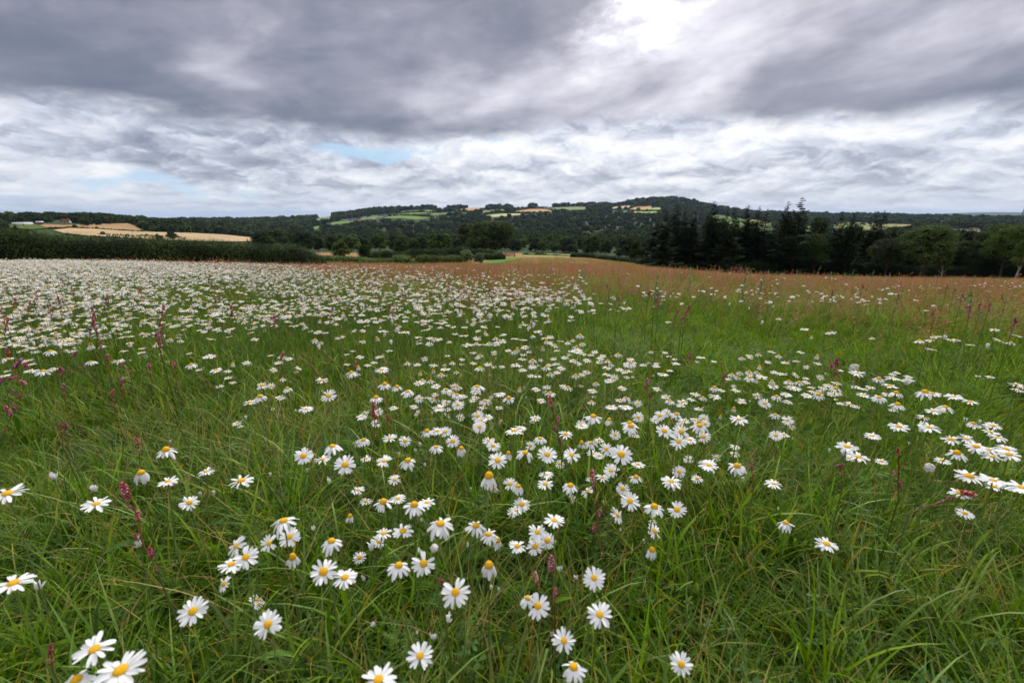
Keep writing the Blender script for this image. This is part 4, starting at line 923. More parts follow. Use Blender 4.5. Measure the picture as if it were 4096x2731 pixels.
# ------------------------------------------------------------------ foreground: daisies
def raydepth(u, v, hh):
    """depth along the view axis at which the ray is hh above the ground"""
    X, Y, Z = (float(a) for a in dirpix(u, v)); lo, hi = .12, 40.0
    for _ in range(40):
        m = (lo + hi) / 2
        if Z * m - float(ground(X * m, Y * m)) > hh: lo = m
        else: hi = m
    return lo
RAW = [
 (1 / 1.5207, 0, 1700, """1010,152,125,d 858,292,105,c 1020,342,115,f 1254,282,88,f 1467,338,138,f 1152,470,105,o 585,478,150,f 45,415,180,f 327,330,50,b 580,400,50,b
 80,960,205,f 240,995,60,b 1845,187,115,o 1963,207,98,f 1725,582,165,d 1762,678,130,o 1636,718,108,o 1437,735,125,s 1494,802,150,o 1410,845,150,f 1780,806,90,c 1968,890,165,o
 1362,965,95,s 1560,1060,85,s 1575,1090,70,f 1173,1130,170,o 1629,1210,160,o 575,1360,215,f 733,1490,265,f 465,1545,200,d 845,735,60,b 1220,430,35,b 1302,422,35,b 1873,285,35,b 1910,638,40,b 1645,310,30,b"""),
 (1 / 1.5207, 1300, 1700, """45,128,125,d 195,112,60,o 233,92,90,d 394,80,92,f 487,95,78,o 620,38,90,d 683,35,80,f 733,40,80,o 940,10,88,o 1150,35,110,f 1188,18,80,f 1465,55,90,f 1560,5,80,f 1765,58,75,o 1890,65,55,f 1860,10,110,d
 2065,35,105,o 122,241,128,o 252,203,72,f 360,217,105,f 503,218,110,d 676,133,95,d 778,97,90,o 829,142,75,c 995,92,80,f 1023,124,90,o 1250,125,65,o 1309,80,90,d 1050,214,120,o 1116,174,62,c 1218,167,118,d 1352,178,120,o 1500,181,108,o
 1560,112,58,c 1618,108,90,d 1669,92,65,f 1712,145,95,o 1802,178,140,o 1630,172,75,f 1667,186,65,f 1905,238,80,f 1427,235,65,o 1345,300,88,f 1740,275,100,o 423,331,82,o 200,395,85,f 997,315,120,c 1030,385,60,d 1127,357,90,o 1175,373,80,c
 1340,357,100,f 1492,367,115,d 1596,402,85,s 1613,330,60,f 1687,317,88,f 1892,317,90,d 1810,387,85,o 2105,340,130,f 250,464,80,f 355,467,125,d 443,446,95,f 543,487,140,d 619,470,105,f 1197,480,105,o 1165,518,85,f 1140,530,70,o
 1855,461,125,o 1778,547,100,s 1508,448,50,o 2003,498,130,d 153,555,62,c 355,657,110,f 474,643,130,f 323,708,90,s 702,599,175,d 918,612,135,d 995,663,125,d 1048,705,80,c 1170,735,105,f 1395,578,135,f 1292,648,120,o 1352,701,108,o 1277,737,110,o
 40,706,140,d 210,803,80,o 2005,645,105,s 1995,580,50,d 1990,760,85,c 122,925,150,f 448,854,155,d 600,840,150,o 997,856,120,c 793,1015,185,o 1235,1052,115,d 1295,1098,150,o 1637,928,140,o 1672,1150,160,o 1453,1310,145,o 1512,1470,165,d
 578,1402,160,o 325,1545,215,f 283,757,60,b 237,940,45,b 750,1193,65,b 663,1300,55,b 1010,995,38,b 1057,1010,38,b 1430,885,45,b 868,740,40,b 572,780,40,b 25,352,40,b 579,128,35,b 550,165,30,b 606,255,35,b 450,185,30,b 1690,475,30,b
 1940,716,35,b 1797,645,30,b 1525,935,40,b 1380,1280,40,b 295,1223,40,b 752,562,30,b 587,585,30,b 888,398,28,b 560,1268,30,b"""),
 (1 / 1.5208, 2700, 1700, """38,40,105,o 22,98,110,o 90,90,90,f 173,70,90,o 150,5,110,d 615,62,80,o 663,58,70,f 712,12,45,o 1360,8,110,f 1545,12,120,f 1200,65,90,f 365,132,65,f 80,208,65,o 365,175,60,f 250,195,60,o 205,242,118,f 378,250,115,d 25,282,85,o
 135,325,75,f 5,365,70,f 12,513,115,o 600,355,100,f 673,594,100,d 922,722,125,f 1047,130,120,f 1115,193,125,f 1060,200,60,f 1255,220,68,f 1680,87,105,f 1770,82,95,f 1833,130,115,f 1908,147,110,f 2012,145,110,f 1928,190,110,f 2030,178,120,f
 1714,170,110,d 1626,215,85,f 1920,42,85,f 1965,75,100,f 1905,10,70,f 1935,5,80,f 1820,5,70,f 1790,310,150,f 1935,335,140,f 2112,378,150,f 1733,412,115,f 1940,375,90,f 1764,535,88,f 38,1453,140,o 1495,38,60,b 938,165,30,b 715,90,20,b 410,340,35,b 627,515,22,b 1025,185,40,b 1423,122,25,b"""),
 (1 / 2.6133, 900, 1400, """80,142,60,c 225,132,90,f 262,150,60,f 478,55,70,f 585,62,85,d 632,78,60,d 670,92,80,f 562,130,95,f 508,208,80,o 30,220,75,f 35,288,88,f 78,338,80,f 602,300,85,d 385,355,95,f 385,375,115,d 483,373,85,o 652,402,108,d 365,487,145,d 258,547,140,f
 578,495,108,f 1015,315,135,f 1083,477,162,o 848,615,152,f 497,615,50,f 127,763,105,f 160,798,70,f 770,190,70,s 740,222,55,d 1272,45,60,f 1335,10,60,f 1410,72,92,f 1617,70,105,f 1718,8,75,f 1275,150,72,f 1320,235,135,d 1395,175,65,c 1490,158,88,f 1555,130,85,f
 1640,205,145,f 1385,248,70,d 1670,358,150,d 1798,385,130,d 1908,433,155,d 1578,498,155,d 1600,643,110,o 1465,650,95,f 1430,697,120,f 1763,605,108,f 1905,132,88,d 2010,152,88,f 2087,92,78,o 2043,238,55,c 1975,590,90,f 2010,655,90,s 2028,348,120,f 2063,312,100,d 2030,508,110,o 1580,765,110,o
 220,720,50,b 740,645,35,b 1010,535,35,b 1015,440,30,b 685,345,35,b 715,62,25,b 1465,735,55,b 305,798,25,b"""),
 (1 / 2.6133, 1700, 1400, """88,158,92,f 212,200,110,f 285,128,85,d 205,150,60,d 235,60,65,f 385,97,78,f 383,148,62,f 505,28,80,f 573,52,80,d 550,82,72,f 722,30,75,o 505,138,82,f 570,185,115,d 660,147,90,f 720,175,68,f 805,172,75,f 165,250,90,d 205,268,65,f 328,225,70,d 378,250,42,c
 57,320,95,d 88,212,60,c 118,380,110,f 225,415,125,d 305,380,95,o 345,385,100,d 102,467,85,f 30,498,80,f 285,447,100,d 335,468,125,d 400,482,100,f 75,518,85,o 133,522,70,d 218,543,110,f 345,570,140,o 145,605,140,f 545,380,165,d 522,440,110,f 525,495,95,f 628,530,140,d
 683,505,80,s 500,525,90,f 597,600,100,f 552,687,145,o 585,735,145,f 572,800,148,o 775,600,90,f 780,460,125,f 875,502,142,d 660,700,110,f 935,15,90,d 870,5,80,f 1030,48,80,f 1085,18,70,f 1015,95,100,f 1125,105,100,d 945,157,110,f 988,165,80,f 1125,163,110,d 1020,210,100,f
 1270,180,110,d 1215,105,70,f 1343,90,80,f 1463,77,90,f 1378,5,80,f 1190,160,60,f 1230,190,60,f 1585,8,120,f 1520,12,70,f 1690,108,105,f 1510,48,60,f 1775,20,80,f 1650,40,80,f 1735,50,80,f 1860,60,80,f 1830,88,90,f 1825,125,85,f 1910,110,90,d 1948,150,75,d 1900,185,95,f
 1550,110,100,f 1600,140,90,f 1900,255,100,f 1978,290,100,o 1920,322,105,f 2018,42,92,d 2148,97,90,f 2148,130,150,d 2120,155,110,f 2283,155,85,f 2345,135,50,f 2125,220,90,f 2033,205,95,f 2085,235,80,f 2110,285,75,f 2168,275,55,d 1575,262,100,d 1310,245,100,d 1380,235,90,f
 1420,190,100,f 1370,145,90,f 1300,155,80,f 1640,255,80,f 1690,230,90,f 1110,270,95,f 1180,275,85,f 990,405,65,c 1030,400,60,o 1160,410,105,f 1275,385,100,f 1255,440,75,f 1310,448,125,d 1498,390,105,d 1563,365,45,c 1445,378,90,f 1628,375,70,f 1787,345,85,d 1215,527,100,f
 1155,710,120,f 1125,745,80,f 1748,425,105,f 1762,487,68,f 1740,537,100,d 2060,398,100,f 2103,500,110,d 2040,525,110,f 2150,548,60,f 2225,558,100,o 2095,593,145,f 1945,595,135,f 1760,695,200,d 1925,728,105,c 2138,760,165,d 2230,700,130,o 1638,780,120,o 370,700,100,o 225,680,80,s 240,620,80,f
 790,745,60,s 75,675,40,b 950,680,35,b 1210,560,50,b 1055,512,35,b 675,275,30,b 740,98,25,b 1040,775,30,b 1640,548,25,b"""),
 (1 / 2.6133, 2500, 1400, """272,15,60,d 420,25,70,f 387,58,32,c 460,65,65,f 520,95,60,f 770,75,70,f 815,80,60,f 930,118,70,f 533,142,95,f 330,140,70,f 325,168,90,f 395,252,115,f 468,215,75,f 755,122,50,f 1222,80,80,d 1300,60,80,f 1310,85,60,f 1398,42,75,d 1607,58,80,d 1675,130,90,f
 1495,125,75,f 1520,15,60,f 1550,25,60,f 1835,22,80,f 1790,115,75,f 1408,172,60,c 2010,62,65,c 2015,140,80,f 1895,178,65,o 1118,252,95,d 1200,235,85,d 1298,222,90,d 1378,228,75,d 1085,302,75,f 1178,285,75,d 1305,288,120,d 1405,265,80,f 1430,288,120,f 1375,315,55,c 1305,258,80,f
 1560,232,85,f 1612,245,75,f 1655,250,85,f 1785,262,85,s 1890,295,70,f 2040,285,80,o 1538,322,80,c 1548,378,110,f 1713,328,110,d 1820,335,105,d 1890,335,90,f 1722,390,115,f 1785,400,110,f 1135,380,60,o 1157,420,100,f 1685,462,115,f 1585,483,120,d 1383,478,95,o 1463,557,130,o
 1695,540,110,f 1950,390,85,f 2128,362,110,d 2210,345,100,f 2203,400,130,d 2073,397,100,f 2035,440,85,o 2023,468,130,d 1900,473,110,f 2170,460,110,f 2225,455,90,f 1960,435,100,f 2200,515,50,f 2250,560,70,f 333,405,95,f 935,393,115,d 1008,420,85,f 938,487,125,f 735,460,108,f
 815,495,90,d 690,515,95,f 425,487,105,f 470,530,110,d 605,540,115,f 580,578,100,f 770,613,105,f 1213,532,120,f 1140,610,70,c 1000,690,50,c 1190,722,180,f 435,655,110,o 363,685,135,o 538,670,140,d 318,725,110,o 620,738,130,f 730,730,105,f 822,712,110,o 775,752,120,d 838,770,110,o
 573,785,105,o 1570,672,115,d 1700,732,125,o 295,282,30,b 845,545,30,b 1270,697,30,b 1303,545,25,b"""),
 (1 / 2.625, 3200, 1400, """598,155,55,f 600,240,150,f 828,300,125,d 965,295,140,f 970,255,75,f 1015,238,70,f 1138,280,85,f 1160,315,80,f 1100,320,80,f 945,375,148,f 660,472,135,f 1010,450,140,d 910,465,100,f 590,390,110,f 740,390,100,f 680,410,80,f 1310,442,170,d 1390,455,140,f 1615,488,155,f
 1785,540,155,f 1525,595,165,d 1490,635,80,f 1395,638,155,f 1290,707,135,f 1025,572,150,d 980,630,90,f 830,495,150,d 520,568,120,f 595,595,80,f 420,560,75,f 2265,360,120,f 2335,390,90,f 2285,420,110,f 1870,272,50,f 1995,282,80,f 430,215,55,f 1820,770,130,d 2020,785,130,f 1110,360,80,b 1325,355,0,b
 1730,755,60,b 1885,770,50,b 265,260,30,b 1635,530,40,b"""),
 (1 / 2.6133, 0, 1400, """527,12,125,d 235,8,100,f 370,18,90,f 80,92,115,f 240,120,90,f 290,105,100,f 20,130,60,f 325,148,90,f 75,218,70,f 38,270,110,f 330,217,120,f 450,218,150,d 562,198,95,f 950,120,115,d 1238,115,110,f 1375,100,60,f 1520,65,55,o 1480,25,80,f 1685,38,60,f 1760,122,48,o
 1978,35,65,f 2195,68,135,f 2000,152,125,d 2080,205,70,f 2260,212,115,f 2298,378,85,f 1305,287,60,f 2040,140,40,f 760,10,90,f 685,5,80,f 1290,10,80,f 520,68,25,b 1085,145,25,b 1250,205,30,b 1783,965,35,b 2130,198,30,b""")]
FL = []
for sc_, ou, ov, txt in RAW:
    for it in txt.split():
        a, b, c_, k_ = it.split(',')
        if float(c_) > 0: FL.append((ou + float(a) * sc_, ov + float(b) * sc_, float(c_) * sc_, k_))
WF = {'f': 1.0, 'o': 1.0, 'd': .97, 'c': .70, 's': .95, 'b': .60}
def place(u, v, wpx, k):
    """head position, true diameter, tilt and facing"""
    s = raydepth(u, v, .33); D0 = wpx / WF[k]
    s2 = F * .043 / D0; s = .62 * s + .38 * s2
    X, Y, Z = (float(a) for a in dirpix(u, v))
    while Z * s - float(ground(X * s, Y * s)) < .13: s *= .97
    H = Vector((X * s, Y * s, Z * s)); return H, D0 * s / F, math.atan2(X, Y)
FT = []
for u, v, wpx, k in FL:
    H, D, az = place(u, v, wpx, k)
    tau = {'o': 32, 'f': 4, 'd': 4, 'c': 0, 's': 42, 'b': 12}[k] + random.uniform(-7, 7)
    spin = -az + {'s': random.choice([-1.3, 1.3])}.get(k, random.uniform(-.35, .35))
    FT.append(dict(u=u, v=v, w=wpx / WF[k], k=k, H=H, D=D, tau=R(tau), rz=spin))
FT.sort(key=lambda f: -f['w'])
NI = 300; NT1 = 112

ELEV = {'f': 3, 'o': 2, 'd': -14, 'c': -56, 's': 2, 'b': 50}; DROOP = {'f': .05, 'o': .03, 'd': .15, 'c': .12, 's': .05, 'b': -.34}
def petal_arr(droop, wd=.054, rows=5, ln=.385, seed=0, crease=.012):
    rr = random.Random(seed); V = []; prof = [.45, .82, 1.0, .96, .55][:5] if rows == 5 else [.6, 1.0, .7]
    for i in range(rows):
        t = i / (rows - 1); q = t * ln; z = -droop * t * t + .01 * t; w_ = wd * prof[i]; z += rr.uniform(-.004, .004)
        e = ln * (.028 if i == rows - 1 else 0)
        V += [(q - e * .4, -w_, z + crease * .4), (q + (rr.uniform(-1, .3) * .012 if i == rows - 1 else 0), 0, z - crease), (q - e * .2, w_, z + crease * .4)]
    Fc = [(i * 3 + j, (i + 1) * 3 + j, (i + 1) * 3 + j + 1, i * 3 + j + 1) for i in range(rows - 1) for j in range(2)]
    return np.array(V), np.array(Fc)
def dome_arr(r_, h_, n=14, m=6):
    V = [(0, 0, h_)]
    for i in range(1, m + 1):
        ph = math.pi / 2 * i / m
        for j in range(n): th = 2 * math.pi * j / n; V.append((r_ * math.sin(ph) ** .85 * math.cos(th), r_ * math.sin(ph) ** .85 * math.sin(th), h_ * math.cos(ph)))
    for j in range(n): th = 2 * math.pi * j / n; V.append((r_ * .8 * math.cos(th), r_ * .8 * math.sin(th), -.03))
    Fc = [(0, 1 + j, 1 + (j + 1) % n, 1 + (j + 1) % n) for j in range(n)]
    F3 = np.array([(0, 1 + j, 1 + (j + 1) % n) for j in range(n)])
    F4 = np.array([(1 + i * n + j, 1 + (i + 1) * n + j, 1 + (i + 1) * n + (j + 1) % n, 1 + i * n + (j + 1) % n) for i in range(m) for j in range(n)])
    return np.array(V), F3, F4
def addm(g, V, Fc, Mx, m=0, t=.5):
    V = np.asarray(V); A = np.array(Mx); g.add(V @ A[:3, :3].T + A[:3, 3], Fc, m, t)
DH = {'f': (.155, .075), 'o': (.155, .07), 'd': (.165, .13), 'c': (.16, .19), 's': (.155, .08), 'b': (.09, .05)}
PETM = {}
for k in DROOP:
    PETM[k] = []
    for s_ in range(6):
        V, Fc = petal_arr(DROOP[k] * (.3 + .33 * s_) + (.06 if s_ == 5 else 0), .056 + .003 * s_, seed=s_); g = Geo(); g.add(V, Fc, 0, .2 + .2 * s_); PETM[k].append(g.mesh('petal', M['petal'], True))
DISCM = {}
for k, (r_, h_) in DH.items():
    for s_ in range(3):
        V, F3, F4 = dome_arr(r_ * (.88 + .08 * s_), h_ * (.75 + .3 * s_)); g = Geo(); g.add(V, F3); g.add(V, F4); DISCM[k, s_] = g.mesh('disc', M['disc'], True)
def petal_mats(k, D, n, rr):
    """petal transforms about the head"""
    res = []; gapc = rr.random() * 6.28 if rr.random() < .3 else None
    ph0 = rr.random() * 6.28
    for i in range(n):
        ph = ph0 + 2 * math.pi * i / n + rr.gauss(0, .07)
        if gapc is not None and abs((ph - gapc + math.pi) % 6.28 - math.pi) < .22: continue
        el = R(ELEV[k] + rr.gauss(0, 5) + (rr.uniform(-38, 12) if rr.random() < .13 else 0)); s = rr.uniform(.85, 1.08)
        if rr.random() < .02: continue
        r0 = .115 if k != 'b' else .05
        res.append(Matrix.Rotation(ph, 4, 'Z') @ Matrix.Translation((r0, 0, rr.uniform(-.006, .006))) @ Matrix.Rotation(-el, 4, 'Y') @ Matrix.Rotation(rr.uniform(-.45, .45), 4, 'X') @ Matrix.Diagonal((s, rr.uniform(.85, 1.12), 1, 1)))
    return res
def headrot(f): return Matrix.Rotation(f['rz'], 4, 'Z') @ Matrix.Rotation(f['tau'], 4, 'X')
ro = row_order([(f['u'], f['v']) for f in FT[:NI]], 20)
KW = {'f': 'flat open white daisy', 'o': 'white daisy facing the camera', 'd': 'white daisy with drooping petals', 'c': 'white daisy with swept-back petals', 's': 'sideways tilted white daisy', 'b': 'half-open white daisy bud'}
RINGM = {}
for k in DROOP:
    for s_ in range(5):
        rr = random.Random(f'{k}{s_}'); g = Geo()
        for Mx in petal_mats(k, 1, rr.randint(14, 19), rr):
            V, Fc = petal_arr(DROOP[k] * rr.uniform(.5, 1.5), rr.uniform(.052, .064), seed=rr.random()); addm(g, V, Fc, Mx, 0, rr.random())
        RINGM[k, s_] = g.mesh('petals', M['petal'], True)
for i, f in enumerate(FT[:NI]):
    rr = random.Random(i * 7 + 1); k, D, H = f['k'], f['D'], f['H']
    bx_, by_ = H.x + rr.uniform(-.05, .05), H.y + rr.uniform(-.02, .07); gz = float(ground(bx_, by_))
    e = link('daisy_bud' if k == 'b' else 'daisy', None); e.location = (bx_, by_, gz)
    Rt = headrot(f); n_ = Rt @ Vector((0, 0, 1)); L = H - Vector((bx_, by_, gz)); base = Matrix.Translation(L) @ Rt @ Matrix.Diagonal((D, D, D, 1))
    p3 = L - n_ * D * .05; p2 = L - n_ * max(.06, L.z * .35); p1 = Vector((rr.uniform(-.02, .02), rr.uniform(-.02, .02), L.z * .35)); p0 = Vector((0, 0, -.02))
    P = [((1 - t) ** 3 * p0 + 3 * (1 - t) ** 2 * t * p1 + 3 * (1 - t) * t * t * p2 + t ** 3 * p3) for t in np.linspace(0, 1, 7)]
    g = Geo(); g.add(*tube_arr(P, [.0013, .0013, .0012, .0012, .0011, .0011, .0013], 5), 0, rr.random())
    cup, cf3, cf4 = dome_arr(.10 if k != 'b' else .13, .10 if k != 'b' else .2, 8, 3)
    addm(g, cup, cf4, Matrix.Translation(L) @ Rt @ Matrix.Diagonal((D, D, -D * .9, 1)) @ Matrix.Translation((0, 0, .03)), 0, .6)
    link('stem', g.mesh('stem', M['stem'], True), e)
    d = link('disc', DISCM[k, rr.randint(0, 2)], e); d.matrix_basis = base
    if i < NT1:
        for Mx in petal_mats(k, D, rr.randint(14, 19) if k != 'b' else 12, rr):
            p = link('petal', rr.choice(PETM[k]), e); p.matrix_basis = base @ Mx
    else:
        p = link('petals', RINGM[k, rr.randint(0, 4)], e); p.matrix_basis = base @ Matrix.Rotation(rr.random() * 6.28, 4, 'Z')
    a, b = ro[i]
    tag(e, f'{KW[k]}, {a} from left in the {b} row up', 'daisy bud' if k == 'b' else 'daisy', 'white daisies nearest the camera')
# the thousands beyond: one mass
def low_daisy(k, seed, lod):
    rr = random.Random(seed); g = Geo(); S = .04
    for Mx in petal_mats(k, 1, rr.randint(13, 17) if lod == 0 else 11, rr):
        V, Fc = petal_arr(DROOP[k], .052 if lod == 0 else .075, 3, seed=rr.random()); addm(g, V * 1, Fc, Matrix.Diagonal((S, S, S, 1)) @ Mx, 0, rr.random())
    V, F3, F4 = dome_arr(DH[k][0] * 1.05, DH[k][1], 8 if lod == 0 else 6, 3 if lod == 0 else 2)
    g.add(V * S, F3, 1); g.add(V * S, F4, 1)
    q = rr.uniform(-.03, .03); g.add(*tube_arr([(0, 0, -.002), (q * .3, 0, -.12), (q, .03, -.36)], .0012 if lod == 0 else .0016, 3), 2, rr.random())
    return g
kinds = ['f', 'f', 'd', 'o', 'f', 'd', 'c', 'f', 'b', 'o']
VAR = [low_daisy(k, 40 + i, 0) for i, k in enumerate(kinds)]
VAR2 = [low_daisy(k, 60 + i, 1) for i, k in enumerate(kinds)]
DP, DR, DS, DI = [], [], [], []
for f in FT[NI:]:
    DP.append(tuple(f['H'])); DR.append((f['tau'], 0, f['rz'])); DS.append(f['D'] / .04); DI.append(random.choice([i for i, k in enumerate(kinds) if k == (f['k'] if f['k'] != 's' else 'o')]))
def daisy_field():
    n_ = 282000; r_ = np.sqrt(rng.uniform(1.5 ** 2, 24 ** 2, n_)); az = rng.uniform(-1.2, 1.2, n_); x, y = np.sin(az) * r_, np.cos(az) * r_; z = ground(x, y)
    hgt = rng.normal(.34, .035, n_); u, v = pix(x, y, z + hgt)
    area = 1.2 * (24 ** 2 - 1.5 ** 2); full = n_ / area; want = 370 * lut(DU, DV, DEN, u, v)
    cl = 1.0 + .75 * wob(x, y, .33, 11) + .65 * wob(x, y, 1.1, 12); want = want * np.clip(cl + .7 * np.clip((700 - u) / 700, 0, 1), .03, 2.2); want = np.where(u > 2350, want * 2.4 * np.clip((wob(x, y, .8, 13) - .15) * 5, 0, 1), want)
    ok = (v < 1400) & (rng.random(n_) < want / full)
    return x[ok], y[ok], (z + hgt)[ok], r_[ok], az[ok]
x, y, z, r_, az = daisy_field(); k_ = len(x); print('DAISIES', k_)
pos = np.stack([x, y, z], 1); rt = np.stack([R(1) * rng.normal(3, 10, k_), R(1) * rng.normal(0, 9, k_), -az + rng.normal(0, .9, k_)], 1)
ss_ = rng.uniform(.70, 1.12, k_); ix = rng.integers(0, len(kinds), k_)
near_ = r_ < 4.5
P1 = np.vstack([pos[near_], np.array(DP)]); R1 = np.vstack([rt[near_], np.array(DR)]); S1 = np.concatenate([ss_[near_], DS]); I1 = np.concatenate([ix[near_], DI])
scatter('daisies', VAR, [M['petal'], M['disc'], M['stem']], P1, R1, S1, I1, 'smaller white daisies crowding the middle of the meadow', 'daisies')
scatter('daisies', VAR2, [M['petal'], M['disc'], M['stem']], pos[~near_], rt[~near_], ss_[~near_], ix[~near_], 'white carpet of far daisies reaching back to the long hedge', 'daisies')

# ------------------------------------------------------------------ grass and ground cover
def blades(n, rad, hmin, hmax, wd, segs, seed, up=(35, 88), bend=(.3, 1.6), tip_orange=.08):
    rr = np.random.default_rng(seed); g = Geo(); V = []; Fc = []; T = []
    for i in range(n):
        a0 = rr.uniform(0, 6.28); q = rad * math.sqrt(rr.random()); p = np.array([q * math.cos(a0), q * math.sin(a0), -.01])
        L = rr.uniform(hmin, hmax); th = rr.uniform(0, 6.28); el = R(rr.uniform(*up)); bd = rr.uniform(*bend) * (1.2 if L > hmax * .6 else .8); w_ = wd * rr.uniform(.6, 1.3)
        hd = np.array([math.cos(th), math.sin(th), 0]); sd_ = np.array([-math.sin(th), math.cos(th), 0]); sd_ = sd_ * math.cos(.5) + np.array([0, 0, math.sin(rr.uniform(-.6, .6))])
        tn = rr.choice([.12, .3, .45, .6, .75, .86], p=[.14, .24, .26, .20, .12, .04]); org = rr.random() < tip_orange; b0 = len(V)
        twist = rr.uniform(-.8, .8); th2 = th
        for s in range(segs + 1):
            t = s / segs; ww = w_ * (1 - t ** 2.2) * (.7 + .6 * t if t < .4 else 1)
            if s < segs: V += [p - sd_ * ww / 2, p + sd_ * ww / 2]; T += [tn if not (org and t > .5) else .93] * 2
            else: V.append(p.copy()); T.append(.97 if org else tn)
            e = el - bd * t ** 1.3; th2 = th + twist * t; hd = np.array([math.cos(th2), math.sin(th2), 0])
            p = p + (hd * math.cos(e) + np.array([0, 0, math.sin(e)])) * L / segs
            p[2] = max(p[2], .004)
        Fc += [(b0 + 2 * s, b0 + 2 * s + 1, b0 + 2 * s + 3, b0 + 2 * s + 2) for s in range(segs - 1)]
        Fc.append((b0 + 2 * segs - 2, b0 + 2 * segs - 1, b0 + 2 * segs, -1))
    Fq = np.array([f for f in Fc if f[3] >= 0]); Ft = np.array([f[:3] for f in Fc if f[3] < 0]); V = np.array(V)
    n0 = g.n; g.add(V, Fq, 0, T) if len(Fq) else None
    if len(Ft): g.V.append(np.zeros((0, 3))); g.T.append(np.zeros(0)); g.F.append(np.hstack([Ft + n0, -np.ones((len(Ft), 1), int)])); g.M.append(np.zeros(len(Ft), int))
    return g
def wedge(n_, r0, r1, half=1.22, power=2):
    n_ = int(n_ * 1.17)
    r_ = rng.uniform(r0 ** power, r1 ** power, n_) ** (1 / power); az = rng.uniform(-half, half, n_); x, y = np.sin(az) * r_, np.cos(az) * r_
    return x, y, ground(x, y), r_, az
def lean(x, y, amp, n_):
    a = wob(x, y, .5, 21) * 3.0; return np.stack([amp * (.5 + .5 * wob(x, y, .8, 22)) + rng.normal(0, .12, n_), rng.normal(0, .12, n_), a + rng.normal(0, .7, n_)], 1)
def grass_layer(name, geos, n_, r0, r1, smin, smax, label, amp=.35, fn=None, mats=None, cat='grass', power=2, dz=0):
    x, y, z, r_, az = wedge(n_, r0, r1, power=power); n_ = len(x)
    if fn is not None:
        u, v = pix(x, y, z + .2); k = rng.random(n_) < fn(x, y, u, v, r_); x, y, z, r_ = x[k], y[k], z[k], r_[k]
    n_ = len(x); s = rng.uniform(smin, smax, n_); uu, vv = pix(x, y, z + .2); mat_ = np.clip((uu - 2300) / 400, 0, 1) * np.clip((1720 - vv) / 150, 0, 1) * np.clip((vv - 1090) / 60, 0, 1) * (cat == 'grass'); s = s * (1 - .30 * mat_) * (1 + .22 * wob(x, y, .7, 23) + .15 * wob(x, y, 2.3, 24))
    scatter(name, geos, mats or [M['grass']], np.stack([x, y, z + dz], 1), lean(x, y, amp, n_) + np.stack([mat_ * .7, mat_ * 0, mat_ * 0], 1), s, rng.integers(0, len(geos), n_), label, cat)
GN = [blades(40, .055, .06, .19, .0044, 5, 300 + i) for i in range(8)] + [blades(24, .05, .12, .29, .0066, 6, 320 + i) for i in range(3)] + [blades(22, .06, .08, .20, .0085, 5, 330 + i, up=(50, 88), bend=(.4, 1.3)) for i in range(2)]
for i in range(1):
    g = blades(7, .06, .16, .33, .0022, 5, 390 + i, up=(60, 88), bend=(.2, 1.2)); g.T = [np.where(t >= 0, .985, t) for t in g.T]; GN.append(g)
def rosette(seed):
    rr = np.random.default_rng(seed); g = Geo()
    for k in range(5):
        th = rr.uniform(0, 6.28); L = rr.uniform(.05, .11); z0 = rr.uniform(.03, .14); hd = np.array([math.cos(th), math.sin(th), 0]); sd_ = np.array([-hd[1], hd[0], 0]); V = []; n = 6; up = rr.uniform(.3, 1.1)
        for i in range(n + 1):
            t = i / n; w_ = L * .11 * math.sin(math.pi * min(1, t * .92 + .08) ** .8); p = hd * L * t + np.array([0, 0, z0 + L * (up * t - .8 * t * t)]); V += [p - sd_ * w_ + [0, 0, w_ * .4], p, p + sd_ * w_ + [0, 0, w_ * .4]]
        tn = rr.choice([.2, .5, .7, .95], p=[.35, .35, .2, .1]); g.add(V, np.array([(i * 3 + j, (i + 1) * 3 + j, (i + 1) * 3 + j + 1, i * 3 + j + 1) for i in range(n) for j in range(2)]), 0, tn)
        g.add(*tube_arr([(0, 0, 0), tuple(hd * .004 + np.array([0, 0, z0]))], .0012, 3), 0, .3)
    return g
grass_layer('broad_leaves', [rosette(440 + i) for i in range(5)], 420, .7, 5.5, .35, .75, 'long pointed broad leaves scattered through the grass', .2, None, [M['lance']], 'foliage')
grass_layer('grass', GN, 3600, .12, 2.6, .8, 1.15, 'long tangled green grass close to the camera')
GM = [blades(44, .09, .09, .24, .0072, 4, 340 + i, up=(48, 88), bend=(.2, 1.4)) for i in range(8)]
grass_layer('grass', GM, 6500, 2.5, 6.5, .85, 1.2, 'green meadow grass between the daisies')
GF = [blades(50, .26, .14, .32, .014, 3, 360 + i, up=(60, 90), bend=(.1, .9)) for i in range(6)]
def notred(x, y, u, v, r_): return 1 - .55 * np.clip(lut(RU, RV, RED, u, v), 0, 1)
grass_layer('grass', GF, 26000, 5.6, 34, .65, 1.0, 'far grass of the sloping meadow', fn=notred, power=1.4, mats=[M['meadow']])
